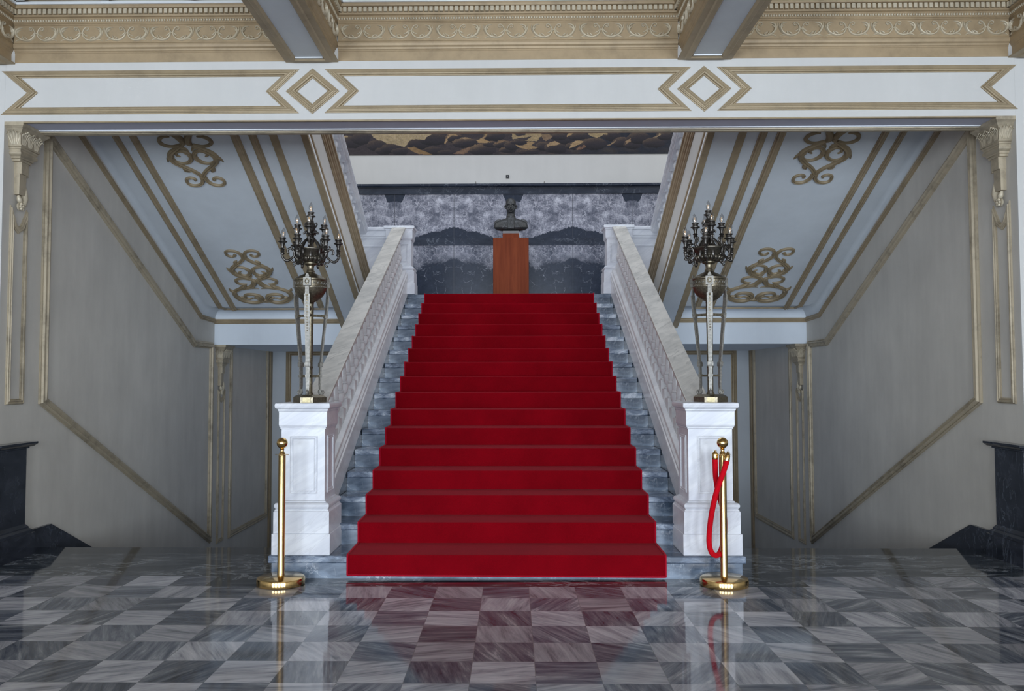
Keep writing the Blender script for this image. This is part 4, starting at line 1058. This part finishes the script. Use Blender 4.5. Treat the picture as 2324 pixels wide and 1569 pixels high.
    for k in range(6):
        a = armrot+PI/6+2*PI*k/6; c = Vector((math.cos(a), math.sin(a), 0)); t = Vector((-math.sin(a), math.cos(a), 0))
        m.tube([c*.072+Vector((0, 0, 1.055)), c*.094+Vector((0, 0, 1.085)), c*.086+Vector((0, 0, 1.13)), c*.06+Vector((0, 0, 1.19)), c*.035+Vector((0, 0, 1.22))], [.014, .013, .015, .013, .008], 8, 4, .6)
    B(m, 'leaf_strap', M_BRONZE, basin, 60)
    return root
candelabrum((-1.468, 6.345, PT+.0), .06, 'tall bronze many-armed candelabrum on the left marble pedestal', -PI/2-.25-.06, .205)
candelabrum((1.515, 6.345, PT+.0), -.2, 'tall bronze many-armed candelabrum on the right marble pedestal', -PI/2-.35+.2, .182)

# ---------------------------------------------------------------- stanchions
def stanchion(x, y, label):
    r = empty('barrier_post', (x, y, 0), label, 'barrier post')
    MB().lathe([(.156, 0), (.163, .004), (.164, .010), (.164, .040), (.160, .050), (.151, .055), (.05, .060), (.028, .062)], seg=64).build('base', M_BRASS, r, 35)
    MB().lathe([(.0255, .058), (.0255, .075), (.0248, .078), (.0248, .880), (.0255, .884)], seg=32).build('pole', M_BRASS, r, 35)
    MB().lathe([(.020, .884), (.047, .887), (.047, .890), (.022, .893), (.020, .900), (.013, .910), (.012, .920), (.016, .928), (.010, .932), (.014, .937)], seg=32).build('collar', M_BRASS, r, 35)
    MB().lathe([(.038*math.sin(PI*k/16)+.0004, .968-.038*math.cos(PI*k/16)) for k in range(17)], seg=32).build('ball_finial', M_BRASS, r, 80)
    return r
SX = 1.490
stanchion(-1.548, 5.902, 'polished brass barrier post with ball top, before the left pedestal, no rope')
stanchion(SX, 5.902, 'polished brass barrier post with ball top, before the right pedestal, holding a red rope')
def rope():
    def P(xc, yc, dy): return Vector(((xc-378)/1262, dy, 1.4-((960+yc/3.922)-873)/326))
    r = empty('velvet_rope', (SX, 5.902, 0), 'red velvet rope with brass ends hanging folded from the right barrier post', 'rope')
    pts = [P(313, 335, .0), P(318, 420, .015), P(330, 520, .045), P(352, 650, .055), P(382, 760, .055), P(402, 860, .052), P(404, 960, .05), P(398, 1050, .048), P(378, 1130, .046), P(345, 1176, .012), P(308, 1186, -.02), P(268, 1165, -.035), P(243, 1100, -.045), P(240, 1000, -.05), P(256, 850, -.055), P(286, 700, -.058), P(320, 580, -.060), P(362, 470, -.058), P(392, 385, -.052), P(400, 350, -.050)]
    MB().tube(pts, .0185, 14, 6).build('cord', M_ROPE, r, 80)
    for (a, b) in (((313, 355, .0), (312, 292, -.002)), ((396, 365, -.051), (408, 300, -.046))):
        a = P(*a); b = P(*b); d = (b-a); L = d.length; ax = d.normalized()
        f = MB().lathe([(.0195, 0), (.0205, .003), (.0195, L*.75), (.016, L*.92), (.007, L+.004), (.005, L+.012)], a, 18, tuple(ax)).build('brass_end', M_BRASS, r, 35)
        top = b+ax*.012; tgt = Vector(((-.040 if b.x < 0 else .040), b.y*.3, .889))
        m = MB(); ring = [top+(tgt-top)*.35+Vector((.009*math.cos(q), 0, .013*math.sin(q))) for q in [k*PI/6 for k in range(13)]]
        m.tube(ring, .0022, 6, 1); m.tube([tgt+Vector((.010*math.cos(q), 0, -.004+.013*math.sin(q))) for q in [k*PI/6 for k in range(12)]], .0022, 6, 1)
        m.tube([top, top+(tgt-top)*.4], .003, 6, 1)
        m.build('hook', M_NICKEL, f)
rope()

GROUPS = {'candelabrum': 'candelabra on the pedestals at the foot of the stairs', 'newel_pedestal': 'pedestals at the foot of the stairs', 'landing_pedestal': 'pedestals at the top of the stairs',
          'landing_parapet': 'parapets on the landing', 'wall_corbel': 'carved corbels on the side walls', 'acanthus_relief': 'acanthus reliefs on the soffits', 'barrier_post': 'brass barrier posts',
          'stair_balustrade': 'balustrades of the central stairs', 'small_peg': 'pegs on the marble shelf', 'upper_staircase': 'upper flights seen from below'}
for o in bpy.data.objects:
    if o.parent is None and 'label' in o and o.name.split('.')[0] in GROUPS: o['group'] = GROUPS[o.name.split('.')[0]]
